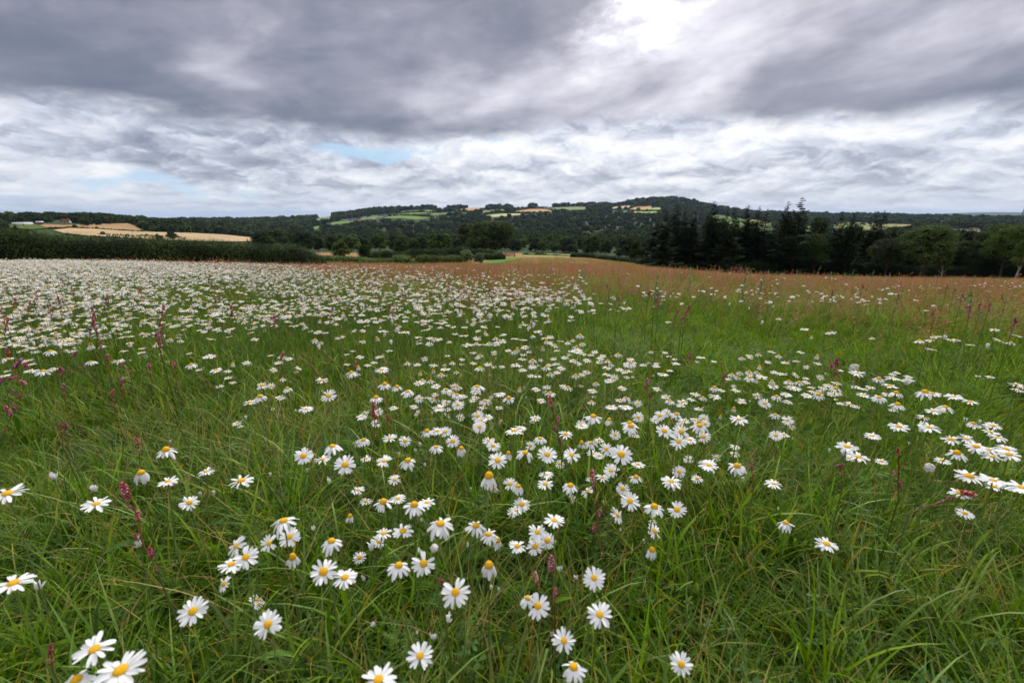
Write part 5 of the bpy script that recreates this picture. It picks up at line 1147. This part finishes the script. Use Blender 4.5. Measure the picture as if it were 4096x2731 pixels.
def feather(seed):
    rr = np.random.default_rng(seed); V = []; Fc = []; T = []
    for i in range(9):
        th = rr.uniform(0, 6.28); z0 = rr.uniform(.02, .2); L = rr.uniform(.03, .07); hd = np.array([math.cos(th), math.sin(th), 0]); up = rr.uniform(.1, 1.2); tn = rr.random()
        for s in range(9):
            t = s / 9; p = np.array([0, 0, z0]) + hd * (.01 + L * t) + np.array([0, 0, L * (up * t - .6 * t * t)])
            for sg in (-1, 1):
                dv = hd * .6 + np.array([-hd[1], hd[0], 0]) * sg + np.array([0, 0, rr.uniform(-.4, .8)]); dv /= np.linalg.norm(dv); l = .016 * (1 - .5 * t) * rr.uniform(.6, 1.2)
                w_ = np.cross(dv, [0, 0, 1]) * .0009; b = len(V); V += [p - w_, p + w_, p + dv * l]; Fc.append((b, b + 1, b + 2)); T += [tn] * 3
    g = Geo(); g.add(V, np.array(Fc), 0, T); return g
FE = [feather(400 + i) for i in range(6)]
def near_daisy(x, y, u, v, r_): return np.clip(.25 + .6 * (wob(x, y, .5, 31) > 0) * ((u > 800) & (u < 3700)), 0, 1)
grass_layer('mayweed_leaves', FE, 2600, .3, 3.4, .55, .95, 'feathery thread-like green leaves among the daisy stems', .25, near_daisy, [M['feather']], 'foliage')
def clover(seed):
    rr = np.random.default_rng(seed); g = Geo()
    for i in range(7):
        c = np.array([rr.normal() * .03, rr.normal() * .03, rr.uniform(.03, .12)]); th = rr.uniform(0, 6.28); s = rr.uniform(.008, .013); tl = rr.normal(size=2) * .25
        for j in range(3):
            a = th + j * 2.094; V = [c]
            for (q, o) in ((.6, -.6), (1.15, -.42), (1.25, 0), (1.15, .42), (.6, .6)):
                x_, y_ = math.cos(a + o) * q * s, math.sin(a + o) * q * s; V.append(c + np.array([x_, y_, tl[0] * x_ + tl[1] * y_ + .15 * s * abs(o)]))
            g.add(V, np.array([(0, 1, 2), (0, 2, 3), (0, 3, 4), (0, 4, 5)]), 0, rr.random())
        g.add(*tube_arr([c, [c[0] * .5, c[1] * .5, 0]], .0006, 3), 0, .4)
    return g
def patchy(x, y, u, v, r_): return (wob(x, y, .35, 41) > .15) * .9
grass_layer('clover_leaves', [clover(420 + i) for i in range(5)], 800, .15, 2.2, .6, 1.0, 'dark round clover leaves low in the grass', .15, patchy, [M['clover']], 'clover')
# rusty sorrel and redshank growth colouring the field
def rusty(seed, tall=1.0, wdk=1.0):
    rr = np.random.default_rng(seed); g = Geo(); V = []; Fc = []; T = []
    for i in range(9):
        b = np.array([rr.normal() * .11 * wdk, rr.normal() * .11 * wdk, 0]); h_ = rr.uniform(.20, .38) * tall; ln_ = rr.normal(size=2) * .10; tn = rr.choice([.1, .3, .5, .7, .9], p=[.24, .24, .2, .20, .12])
        n0 = len(V); tip = b + np.array([ln_[0], ln_[1], h_]); V += [b - [.002, 0, 0], b + [.002, 0, 0], tip]; Fc.append((n0, n0 + 1, n0 + 2)); T += [.5] * 3
        for s in range(22):
            t = rr.uniform(.35, 1.02); p = b + (tip - b) * t; d = rr.normal(size=3); d[2] = abs(d[2]) * .8; d /= np.linalg.norm(d); l = rr.uniform(.010, .028) * wdk; w_ = np.cross(d, rr.normal(size=3)); w_ = w_ / np.linalg.norm(w_) * rr.uniform(.0025, .005) * wdk
            n0 = len(V); V += [p, p + d * l * .5 + w_, p + d * l, p + d * l * .5 - w_]; Fc.append((n0, n0 + 1, n0 + 2, n0 + 3)); T += [float(np.clip(tn + rr.normal() * .12 + .1 * t, 0, 1)) if t > .55 else .15] * 4
    g2 = Geo(); Vn = np.array(V); Fq = np.array([f for f in Fc if len(f) == 4]); Ft = np.array([f for f in Fc if len(f) == 3])
    g2.add(Vn, Fq, 0, T); g2.V.append(np.zeros((0, 3))); g2.T.append(np.zeros(0)); g2.F.append(np.hstack([Ft, -np.ones((len(Ft), 1), int)])); g2.M.append(np.zeros(len(Ft), int))
    return g2
RG = [rusty(500 + i) for i in range(8)]
def redf(x, y, u, v, r_): return np.clip(lut(RU, RV, RED, u, v) * (1 + .5 * wob(x, y, 1.6, 51)), 0, 1)
grass_layer('rusty_weeds', RG, 38000, 3.6, 34, .8, 1.15, 'rusty red sorrel and redshank growth across the field', .12, redf, [M['sorrel']], 'weeds', 1.5)
FG_ = [blades(36, .5, .20, .34, .03, 3, 380 + i, up=(65, 90), bend=(.1, .6)) for i in range(4)]
RG2 = [rusty(540 + i, 1.0, 2.2) for i in range(5)]
def redfar(x, y, u, v, r_):
    vg = v + .2 * F / r_
    return redf(x, y, u, v, r_) * ~(inpoly(u, vg, P_GREEN) | inpoly(u, vg, P_STRIP) | inpoly(u, vg, P_FLAT))
grass_layer('rusty_weeds', RG2, 26000, 32, 150, .8, 1.15, 'rusty growth fading down the far part of the field', .1, redfar, [M['sorrel']], 'weeds', 1.3)

# ------------------------------------------------------------------ redshank plants, seed stalks and tall weeds one can point at
def spike_mesh(seed):
    rr = random.Random(seed); g = Geo()
    for i in range(46):
        t = i / 46; a = i * 2.4; rad = .15 * math.sin(math.pi * min(1, t * .85 + .13)) ** .6; c = np.array([rad * math.cos(a), rad * math.sin(a), t]); q = .072 * rr.uniform(.7, 1.2)
        V = c + np.array([(q, 0, 0), (-q, 0, 0), (0, q, 0), (0, -q, 0), (0, 0, q * 1.1), (0, 0, -q)])
        g.add(V, np.array([(0, 2, 4), (2, 1, 4), (1, 3, 4), (3, 0, 4), (2, 0, 5), (1, 2, 5), (3, 1, 5), (0, 3, 5)]), 0, rr.random())
    V, Fc = tube_arr([(0, 0, 0), (0, 0, .5), (0, 0, .97)], [.11, .13, .05], 6); g.add(V, Fc, 0, .1)
    return g.mesh('flower_spike', M['spike'])
SPK = [spike_mesh(i) for i in range(3)]
def lance_mesh(seed):
    g = Geo(); V = []; n = 7
    for i in range(n + 1):
        t = i / n; w_ = .105 * math.sin(math.pi * t ** .75) ** .9 + .002; z = .16 * t - .35 * t * t * (1 + .3 * seed); V += [(t, -w_, z + .03), (t, 0, z), (t, w_, z + .03)]
    Fc = [(i * 3 + j, (i + 1) * 3 + j, (i + 1) * 3 + j + 1, i * 3 + j + 1) for i in range(n) for j in range(2)]
    g.add(V, np.array(Fc), 0, [.2 + .6 * (v[0] > .8) * (seed % 2) for v in V]); return g.mesh('leaf', M['lance'], True)
LNC = [lance_mesh(i) for i in range(3)]
def w3(u, v, s): X, Y, Z = (float(a) for a in dirpix(u, v)); return Vector((X * s, Y * s, Z * s))
def imgdir(ang, u, s):
    """a direction that looks tilted by ang degrees from upright when seen from the camera"""
    a = R(ang); az = math.atan2((u - CX) / F, 1); return (Vector((math.cos(az), -math.sin(az), 0)) * math.sin(a) + Vector((0, .25, 1)).normalized() * math.cos(a))
def redshank(path, heads, leaves=(), hh=.36, s=None, label='', name='redshank_plant'):
    s = s or raydepth(*path[0], hh); P = [w3(u, v, s) for u, v in path]
    # the plant leans in depth down to the ground below its last point
    b = P[-1].copy(); gz = float(ground(b.x, b.y)); b.z = min(b.z, gz + .3) if b.z < gz else b.z
    root = Vector((b.x, b.y, gz)); P.append(Vector((b.x + .01, b.y + .02, gz - .01)))
    e = link(name, None); e.location = root; Q = [p - root for p in P]
    QQ = []
    for a, c in zip(Q[:-1], Q[1:]):
        for t in (0, .5): QQ.append(a.lerp(c, t))
    QQ.append(Q[-1]); g = Geo(); g.add(*tube_arr([tuple(q) for q in QQ], np.linspace(.0007, .0016, len(QQ)), 6), 0, np.repeat(np.clip(np.linspace(0, 1.3, len(QQ)), 0, 1), 6))
    for (u, v, l, a) in heads:
        h_ = w3(u, v, s) - root; j = min(QQ, key=lambda q: (q - h_).length + (.5 if q.z > h_.z else 0)); 
        if (j - h_).length > .004: g.add(*tube_arr([tuple(j), tuple(j.lerp(h_, .5) + Vector((0, 0, -.004))), tuple(h_)], .0006, 4), 0, .5)
        d = imgdir(a, u, s); o = link('flower_spike', random.choice(SPK), e); L = l * s / F * 1.1; o.rotation_mode = 'QUATERNION'; o.rotation_quaternion = d.to_track_quat('Z', 'Y'); o.scale = (L * random.uniform(.9, 1.1) * (1 if l > 25 else 1.5),) * 2 + (L,); o.location = h_ - d * L * .5
    link('stem', g.mesh('stem', M['redstem'], True), e)
    for (u, v, l, a) in leaves:
        h_ = w3(u, v, s) - root; d = imgdir(a, u, s); o = link('leaf', random.choice(LNC), e); L = l * s / F; o.rotation_mode = 'QUATERNION'; o.rotation_quaternion = d.to_track_quat('X', 'Z'); o.scale = (L, L * 1.3, L); o.location = h_
    tag(e, label, 'redshank', 'pink redshank plants among the daisies'); return e
redshank([(33, 1412), (50, 1457), (77, 1519), (96, 1553), (73, 1614), (42, 1664), (0, 1800)], [(73, 1452, 42, 35), (31, 1410, 30, 0), (52, 1511, 26, 88), (94, 1530, 26, -40), (103, 1463, 24, -20), (78, 1582, 18, 20), (61, 1626, 28, -20), (34, 1645, 42, -20), (48, 1565, 18, 0), (23, 1717, 14, 20), (4, 1520, 20, 0)],
         [(75, 1545, 85, -85), (20, 1700, 60, -5), (55, 1665, 75, 165), (85, 1540, 35, 10), (72, 1648, 40, 120)], .42, label='tall branching redshank with many pink heads at the left edge')
redshank([(297, 1405), (275, 1450), (252, 1496), (230, 1526)], [(300, 1414, 26, 40), (245, 1478, 22, -30), (335, 1469, 14, 0), (238, 1500, 14, -20)], [(320, 1450, 45, 10), (330, 1420, 50, -20), (240, 1470, 55, -60)], .36, label='leaning red-stemmed redshank right of the tall branching one')
redshank([(500, 1940), (530, 2000), (551, 2070), (573, 2180), (602, 2225), (628, 2275), (640, 2312)], [(500, 1962, 66, -14), (551, 2060, 40, -8), (542, 2146, 32, -12), (603, 2208, 44, -12), (630, 2276, 30, -20), (518, 2026, 14, 60)], [(560, 2160, 120, -80), (625, 2240, 70, 15), (660, 2310, 60, -20)], .40, label='bright pink redshank with five heads at lower left')
redshank([(2206, 2235), (2207, 2330)], [(2206, 2252, 60, 2)], (), .30, label='pale pink upright redshank head right of the lower centre')
redshank([(2144, 2290), (2152, 2360)], [(2144, 2305, 38, -10), (2152, 2335, 12, 0)], (), .28, label='small pale pink redshank left of the taller pale head')
redshank([(2221, 2350), (2219, 2430)], [(2221, 2368, 36, 8), (2219, 2395, 12, 0)], [(2215, 2410, 80, 60)], .28, label='pale pink redshank head with one long leaf at lower centre')
redshank([(2369, 1890), (2374, 1955), (2388, 2060), (2395, 2120), (2408, 2200), (2410, 2225)], [(2369, 1898, 40, -4), (2374, 1940, 26, 0), (2401, 2052, 30, 15), (2376, 2108, 32, 8), (2408, 2212, 16, 0)], [(2380, 2110, 50, -30), (2395, 2150, 40, 50)], .40, label='thin red-stemmed redshank standing among daisies right of centre')
redshank([(2201, 1592), (2215, 1650), (2228, 1700), (2234, 1760), (2247, 1830)], [(2201, 1603, 40, -12), (2232, 1680, 34, 8), (2221, 1712, 20, -20), (2240, 1765, 28, -5), (2206, 1632, 12, 0)], [(2240, 1760, 30, -40)], .38, label='redshank with stacked dark pink heads between centre daisies')
redshank([(1490, 1612), (1497, 1660), (1500, 1720), (1494, 1790), (1480, 1860)], [(1497, 1622, 34, -25), (1494, 1656, 44, -12), (1552, 1672, 36, -22), (1562, 1708, 16, 10)], [(1455, 1680, 50, 130), (1470, 1665, 45, -50), (1500, 1700, 60, 70)], .38, label='leafy redshank behind the daisies left of centre')
redshank([(1422, 1450), (1425, 1500), (1424, 1545), (1430, 1600), (1432, 1640)], [(1422, 1457, 26, -3), (1426, 1490, 14, 0), (1427, 1545, 9, 0)], [(1430, 1590, 40, 30)], .36, label='single thin redshank with a straight red stem above centre')
redshank([(1130, 1412), (1127, 1460), (1122, 1500), (1112, 1550), (1108, 1580)], [(1130, 1418, 24, 20), (1130, 1461, 10, 0)], [(1105, 1530, 30, -20)], .36, label='slim redshank rising through a group of small daisies')
redshank([(2588, 1518), (2587, 1545), (2597, 1583), (2600, 1620)], [(2588, 1526, 24, 0), (2578, 1550, 14, -10), (2598, 1580, 16, 0)], (), .34, label='small redshank in open grass right of centre')
redshank([(2760, 1412), (2762, 1450), (2766, 1500)], [(2760, 1422, 26, 0), (2736, 1440, 12, -60), (2762, 1448, 8, 0)], [(2770, 1450, 40, 20)], .34, label='small redshank with a side bud in open grass')
redshank([(3346, 1434), (3340, 1480), (3338, 1520)], [(3346, 1448, 34, 0), (3328, 1466, 22, -15), (3350, 1492, 18, 60), (3340, 1514, 14, 20)], (), .36, label='redshank beside the fluffy seed head on the right')
redshank([(3594, 1800), (3596, 1860), (3592, 1930), (3594, 1996)], [(3594, 1805, 30, -5), (3575, 1892, 16, 0), (3600, 1940, 30, 0), (3624, 1852, 8, 0)], [(3570, 1880, 60, 10), (3560, 1910, 50, -80), (3555, 1990, 60, 170)], .36, label='broad-leaved redshank with a red stem on the right')
redshank([(3895, 1970), (3795, 1993), (3758, 2010), (3690, 2030), (3634, 2055)], [(3875, 1973, 46, 88), (3796, 1993, 20, 20), (3758, 2010, 28, 40), (3690, 2030, 16, 10)], [(3650, 2010, 50, -70)], .30, label='redshank lying sideways on its red stem at right')
for i, (u, v, l, side) in enumerate([(450, 1568, 26, 20), (254, 1545, 22, 0), (484, 1528, 20, 0), (597, 1464, 20, -5), (696, 1456, 22, -12), (264, 1702, 20, 0), (242, 1700, 18, -15), (430, 1430, 24, -5), (492, 1456, 18, 0), (520, 1488, 14, 0), (550, 1765, 34, -20), (202, 2594, 40, 10), (1765, 2322, 32, -40), (3360, 1860, 30, 60), (2895, 1504, 18, 20), (3005, 1858, 26, 5), (2883, 1450, 14, 20)]):
    redshank([(u, v - 6), (u + 6, v + 40), (u + 10, v + 90)], [(u, v, l, side), (u + 5, v + l + 6, l * .45, 0)], [(u + 8, v + 60, 36, random.choice([-40, 40]))] if i % 2 else (), .30, label=f'small pink redshank head, {ORD[i + 1]} of the scattered single ones')
# taller ones in the daisies further back
back = [(8, 1245), (30, 1290), (60, 1210), (120, 1225), (145, 1180), (250, 1140), (285, 1165), (370, 1250), (372, 1290), (385, 1330), (200, 1230), (232, 1205), (430, 1200), (640, 1310), (625, 1350), (655, 1240), (840, 1110), (845, 1140), (870, 1190), (560, 1170), (1095, 1280), (925, 1240), (1330, 1250), (1620, 1180), (1560, 1240), (1800, 1150), (1960, 1170),
        (2600, 1180), (2635, 1190), (2640, 1215), (2480, 1200), (2740, 1260), (2755, 1240), (2710, 1250), (2430, 1150), (3060, 1170), (3600, 1180), (3790, 1150), (3820, 1165), (3850, 1190), (3740, 1250), (3880, 1240), (3920, 1230), (3960, 1225), (3450, 1150), (3330, 1175), (4010, 1190), (4060, 1290)]
ro2 = row_order(back, 12)
for i, (u, v) in enumerate(back):
    hd = []; pth = [(u, v - 12)]; sgn = random.choice([-1, 1]); n = random.randint(4, 7); s0 = raydepth(u, v, .46); kpx = F / s0 * .012
    for j in range(n): pth.append((pth[-1][0] - sgn * random.uniform(0, kpx * .5), pth[-1][1] + kpx * random.uniform(.9, 1.4)))
    for j, (a, b) in enumerate(pth[:-1]): hd.append((a + random.choice([-1, 1]) * kpx * random.uniform(0, 1.0) * (j > 0), b - kpx * .1, kpx * random.uniform(.9, 1.7) * (1 - .1 * j), random.uniform(-45, 45)))
    lv = [(a, b, kpx * 2.6, random.choice([-60, 60, -30, 40])) for a, b in pth[2:7]]
    a, b = ro2[i]; redshank(pth, hd, lv, .46, s=s0, label=f'tall redshank in the daisies, {a} from left in the {b} rank back')
# dry grass stalks
def stalk(path, head, hh, lab, s=None):
    s = s or raydepth(*path[-1], hh); P = [w3(u, v, s + .015 * i) for i, (u, v) in enumerate(path)]; b = P[-1].copy(); gz = float(ground(b.x, b.y)); root = Vector((b.x, b.y, gz)); P.append(Vector((b.x, b.y, min(gz - .01, b.z - .01))))
    e = link('dry_grass_stalk', None); e.location = root; Q = [p - root for p in P]; QQ = []
    for a, c in zip(Q[:-1], Q[1:]):
        for t in (0, .33, .67): QQ.append(a.lerp(c, t))
    g = Geo(); g.add(*tube_arr([tuple(q) for q in QQ], np.linspace(.0005, .0012, len(QQ)), 5), 0, .4); link('stem', g.mesh('stem', M['straw'], True), e)
    if head:
        g = Geo(); rr = random.Random(len(lab)); tot = int(len(QQ) * head); c0 = 0
        for i in range(tot * 14):
            t = rr.random() * tot; j = int(t); p = QQ[j].lerp(QQ[min(j + 1, len(QQ) - 1)], t - j); ax = (QQ[j] - QQ[min(j + 1, len(QQ) - 1)]).normalized(); d = (ax * 1.0 + Vector((rr.gauss(0, 1), rr.gauss(0, 1), rr.gauss(0, 1))) * .35).normalized(); sd_ = d.cross(Vector((rr.gauss(0, 1), rr.gauss(0, 1), rr.gauss(0, 1)))).normalized() * .0012
            g.add([p, p + d * .005 + sd_, p + d * .013, p + d * .005 - sd_], np.array([(0, 1, 2, 3)]), 0, rr.random())
        link('seed_head', g.mesh('seed_head', M['straw']), e)
    tag(e, lab, 'dry stalk')
stalk([(565, 1700), (526, 1818), (473, 1963), (427, 2160), (388, 2331)], .0, .06, 'long bare straw-coloured stalk leaning beside the bright pink redshank')
stalk([(756, 1914), (684, 1937), (611, 1989), (559, 2062), (506, 2147), (460, 2226)], .25, .08, 'dry stalk arching over towards a daisy at lower left')
stalk([(1198, 1429), (1244, 1457), (1283, 1503), (1317, 1545), (1367, 1603)], .6, .18, 'brown grass seed head bending left above centre')
stalk([(1296, 1406), (1325, 1434), (1363, 1469), (1384, 1496)], .5, .22, 'smaller brown seed head right of the larger bending one')
stalk([(3726, 1917), (3851, 1930), (3982, 1963), (4087, 2016)], .1, .12, 'dry stem lying across the daisies at the right edge')
for i, (a, b, c_, d) in enumerate([(3415, 1510, 3419, 1781), (3596, 1667, 3568, 1796), (3493, 1629, 3482, 1796), (3387, 1590, 3402, 1781), (2230, 1485, 2292, 1655), (2282, 1500, 2294, 1655)]):
    stalk([(a, b), ((a + c_) / 2 - 4, (b + d) / 2), (c_, d)], .12, .08, f'upright reddish brown stem, {ORD[i + 1]} of six withered ones on the right')
def clock(u, v, px, lab):
    s = raydepth(u, v, .36); H = w3(u, v, s); gz = float(ground(H.x, H.y)); e = link('seed_clock', None); e.location = (H.x, H.y, gz); L = H - Vector((H.x, H.y, gz)); r0 = px * s / F / 2
    g = Geo(); g.add(*tube_arr([(0, 0, -.01), (.005, 0, L.z * .5), tuple(L)], .0011, 5), 0, .4); link('stem', g.mesh('stem', M['stem']), e)
    g = Geo(); rr = random.Random(3)
    for i in range(80):
        d = Vector((rr.gauss(0, 1), rr.gauss(0, 1), rr.gauss(0, 1) + .3)).normalized(); t = d.orthogonal().normalized(); b = d.cross(t); p = L + d * r0 * rr.uniform(.75, 1.0)
        g.add([L + t * .0002, L - t * .0002, p], np.array([(0, 1, 2)]), 0, .5)
        for k in range(4):
            a = k * .785; q = (t * math.cos(a) + b * math.sin(a)) * r0 * .28; z_ = (b * math.cos(a) - t * math.sin(a)) * .0003; g.add([p + q + z_, p + q - z_, p - q - z_, p - q + z_], np.array([(0, 1, 2, 3)]), 0, .5)
    link('fluff', g.mesh('fluff', M['fluff']), e); tag(e, lab, 'seed head')
clock(3416, 1472, 36, 'fluffy white seed clock in the right-hand daisies'); clock(3718, 1870, 38, 'fluffy seed clock low in the grass at right'); clock(1737, 2192, 34, 'greyish seed clock between the centre daisies')
# tall green weeds
def tall_weed(u, vt, z, lab, wf=1.0):
    X, Y, Z = (float(a) for a in dirpix(u, vt)); H = Vector((X * z, Y * z, Z * z)); gz = float(ground(H.x, H.y)); h_ = max(.35, H.z - gz); e = link('tall_weed', None); e.location = (H.x, H.y, gz); rr = random.Random(int(u))
    g = Geo(); g.add(*tube_arr([(0, 0, -.02), (rr.uniform(-.03, .03), 0, h_ * .5), (0, 0, h_)], [.006, .005, .002], 5), 0, .4); link('stem', g.mesh('stem', M['weed']), e)
    g = Geo(); n = int(60 + 90 * h_)
    for i in range(n):
        t = rr.uniform(.15, 1); a = rr.uniform(0, 6.28); d = Vector((math.cos(a), math.sin(a), rr.uniform(.3, 1.6))).normalized(); l = (.07 * (1 - t) + .025) * rr.uniform(.6, 1.2) * wf; sd_ = d.cross(Vector((0, 0, 1))).normalized() * l * .16; p = Vector((0, 0, h_ * t))
        g.add([p, p + d * l * .5 + sd_, p + d * l + Vector((0, 0, -l * .2)), p + d * l * .5 - sd_], np.array([(0, 1, 2, 3)]), 0, rr.random())
    link('foliage', g.mesh('foliage', M['weed']), e); tag(e, lab, 'tall weed', 'tall green weeds in the field')
tw = [(1437, 1013, 11), (1650, 1034, 11), (1854, 1036, 11), (2332, 1066, 7), (2482, 1062, 8), (2632, 1086, 5.2), (2763, 1067, 7), (2990, 1074, 5.6), (3050, 1110, 7), (3497, 1080, 10), (3888, 1157, 5), (2866, 1078, 12), (2935, 1083, 12), (3075, 1078, 11), (3110, 1084, 12), (3190, 1080, 12), (3325, 1085, 12), (3380, 1088, 12), (3415, 1082, 11), (3560, 1092, 12), (3755, 1098, 12), (3900, 1100, 12), (4000, 1102, 12), (2200, 1050, 12), (2075, 1042, 13)]
for i, (u, vt, z) in enumerate(sorted(tw)):
    tall_weed(u, vt, z, f'tall green weed spike standing above the field, {ORD[i + 1]} from the left', 1.0 if z < 7.5 else 1)

# ------------------------------------------------------------------ the air
def haze():
    g = Geo(); g.add(*box_arr(-42000, 42000, -42000, 42000, -2500, 420)); m = bpy.data.materials.new('haze'); m.use_nodes = True; nt = m.node_tree
    for n in list(nt.nodes): nt.nodes.remove(n)
    out = nt.nodes.new('ShaderNodeOutputMaterial'); v = nt.nodes.new('ShaderNodeVolumePrincipled'); v.inputs['Color'].default_value = (.55, .72, 1, 1); v.inputs['Density'].default_value = 2.7e-5; v.inputs['Anisotropy'].default_value = .2
    nt.links.new(v.outputs[0], out.inputs['Volume']); o = link('haze', g.mesh('haze', m)); o['kind'] = 'stuff'; o['label'] = 'thin blue haze over the valley and the far hills'
haze()
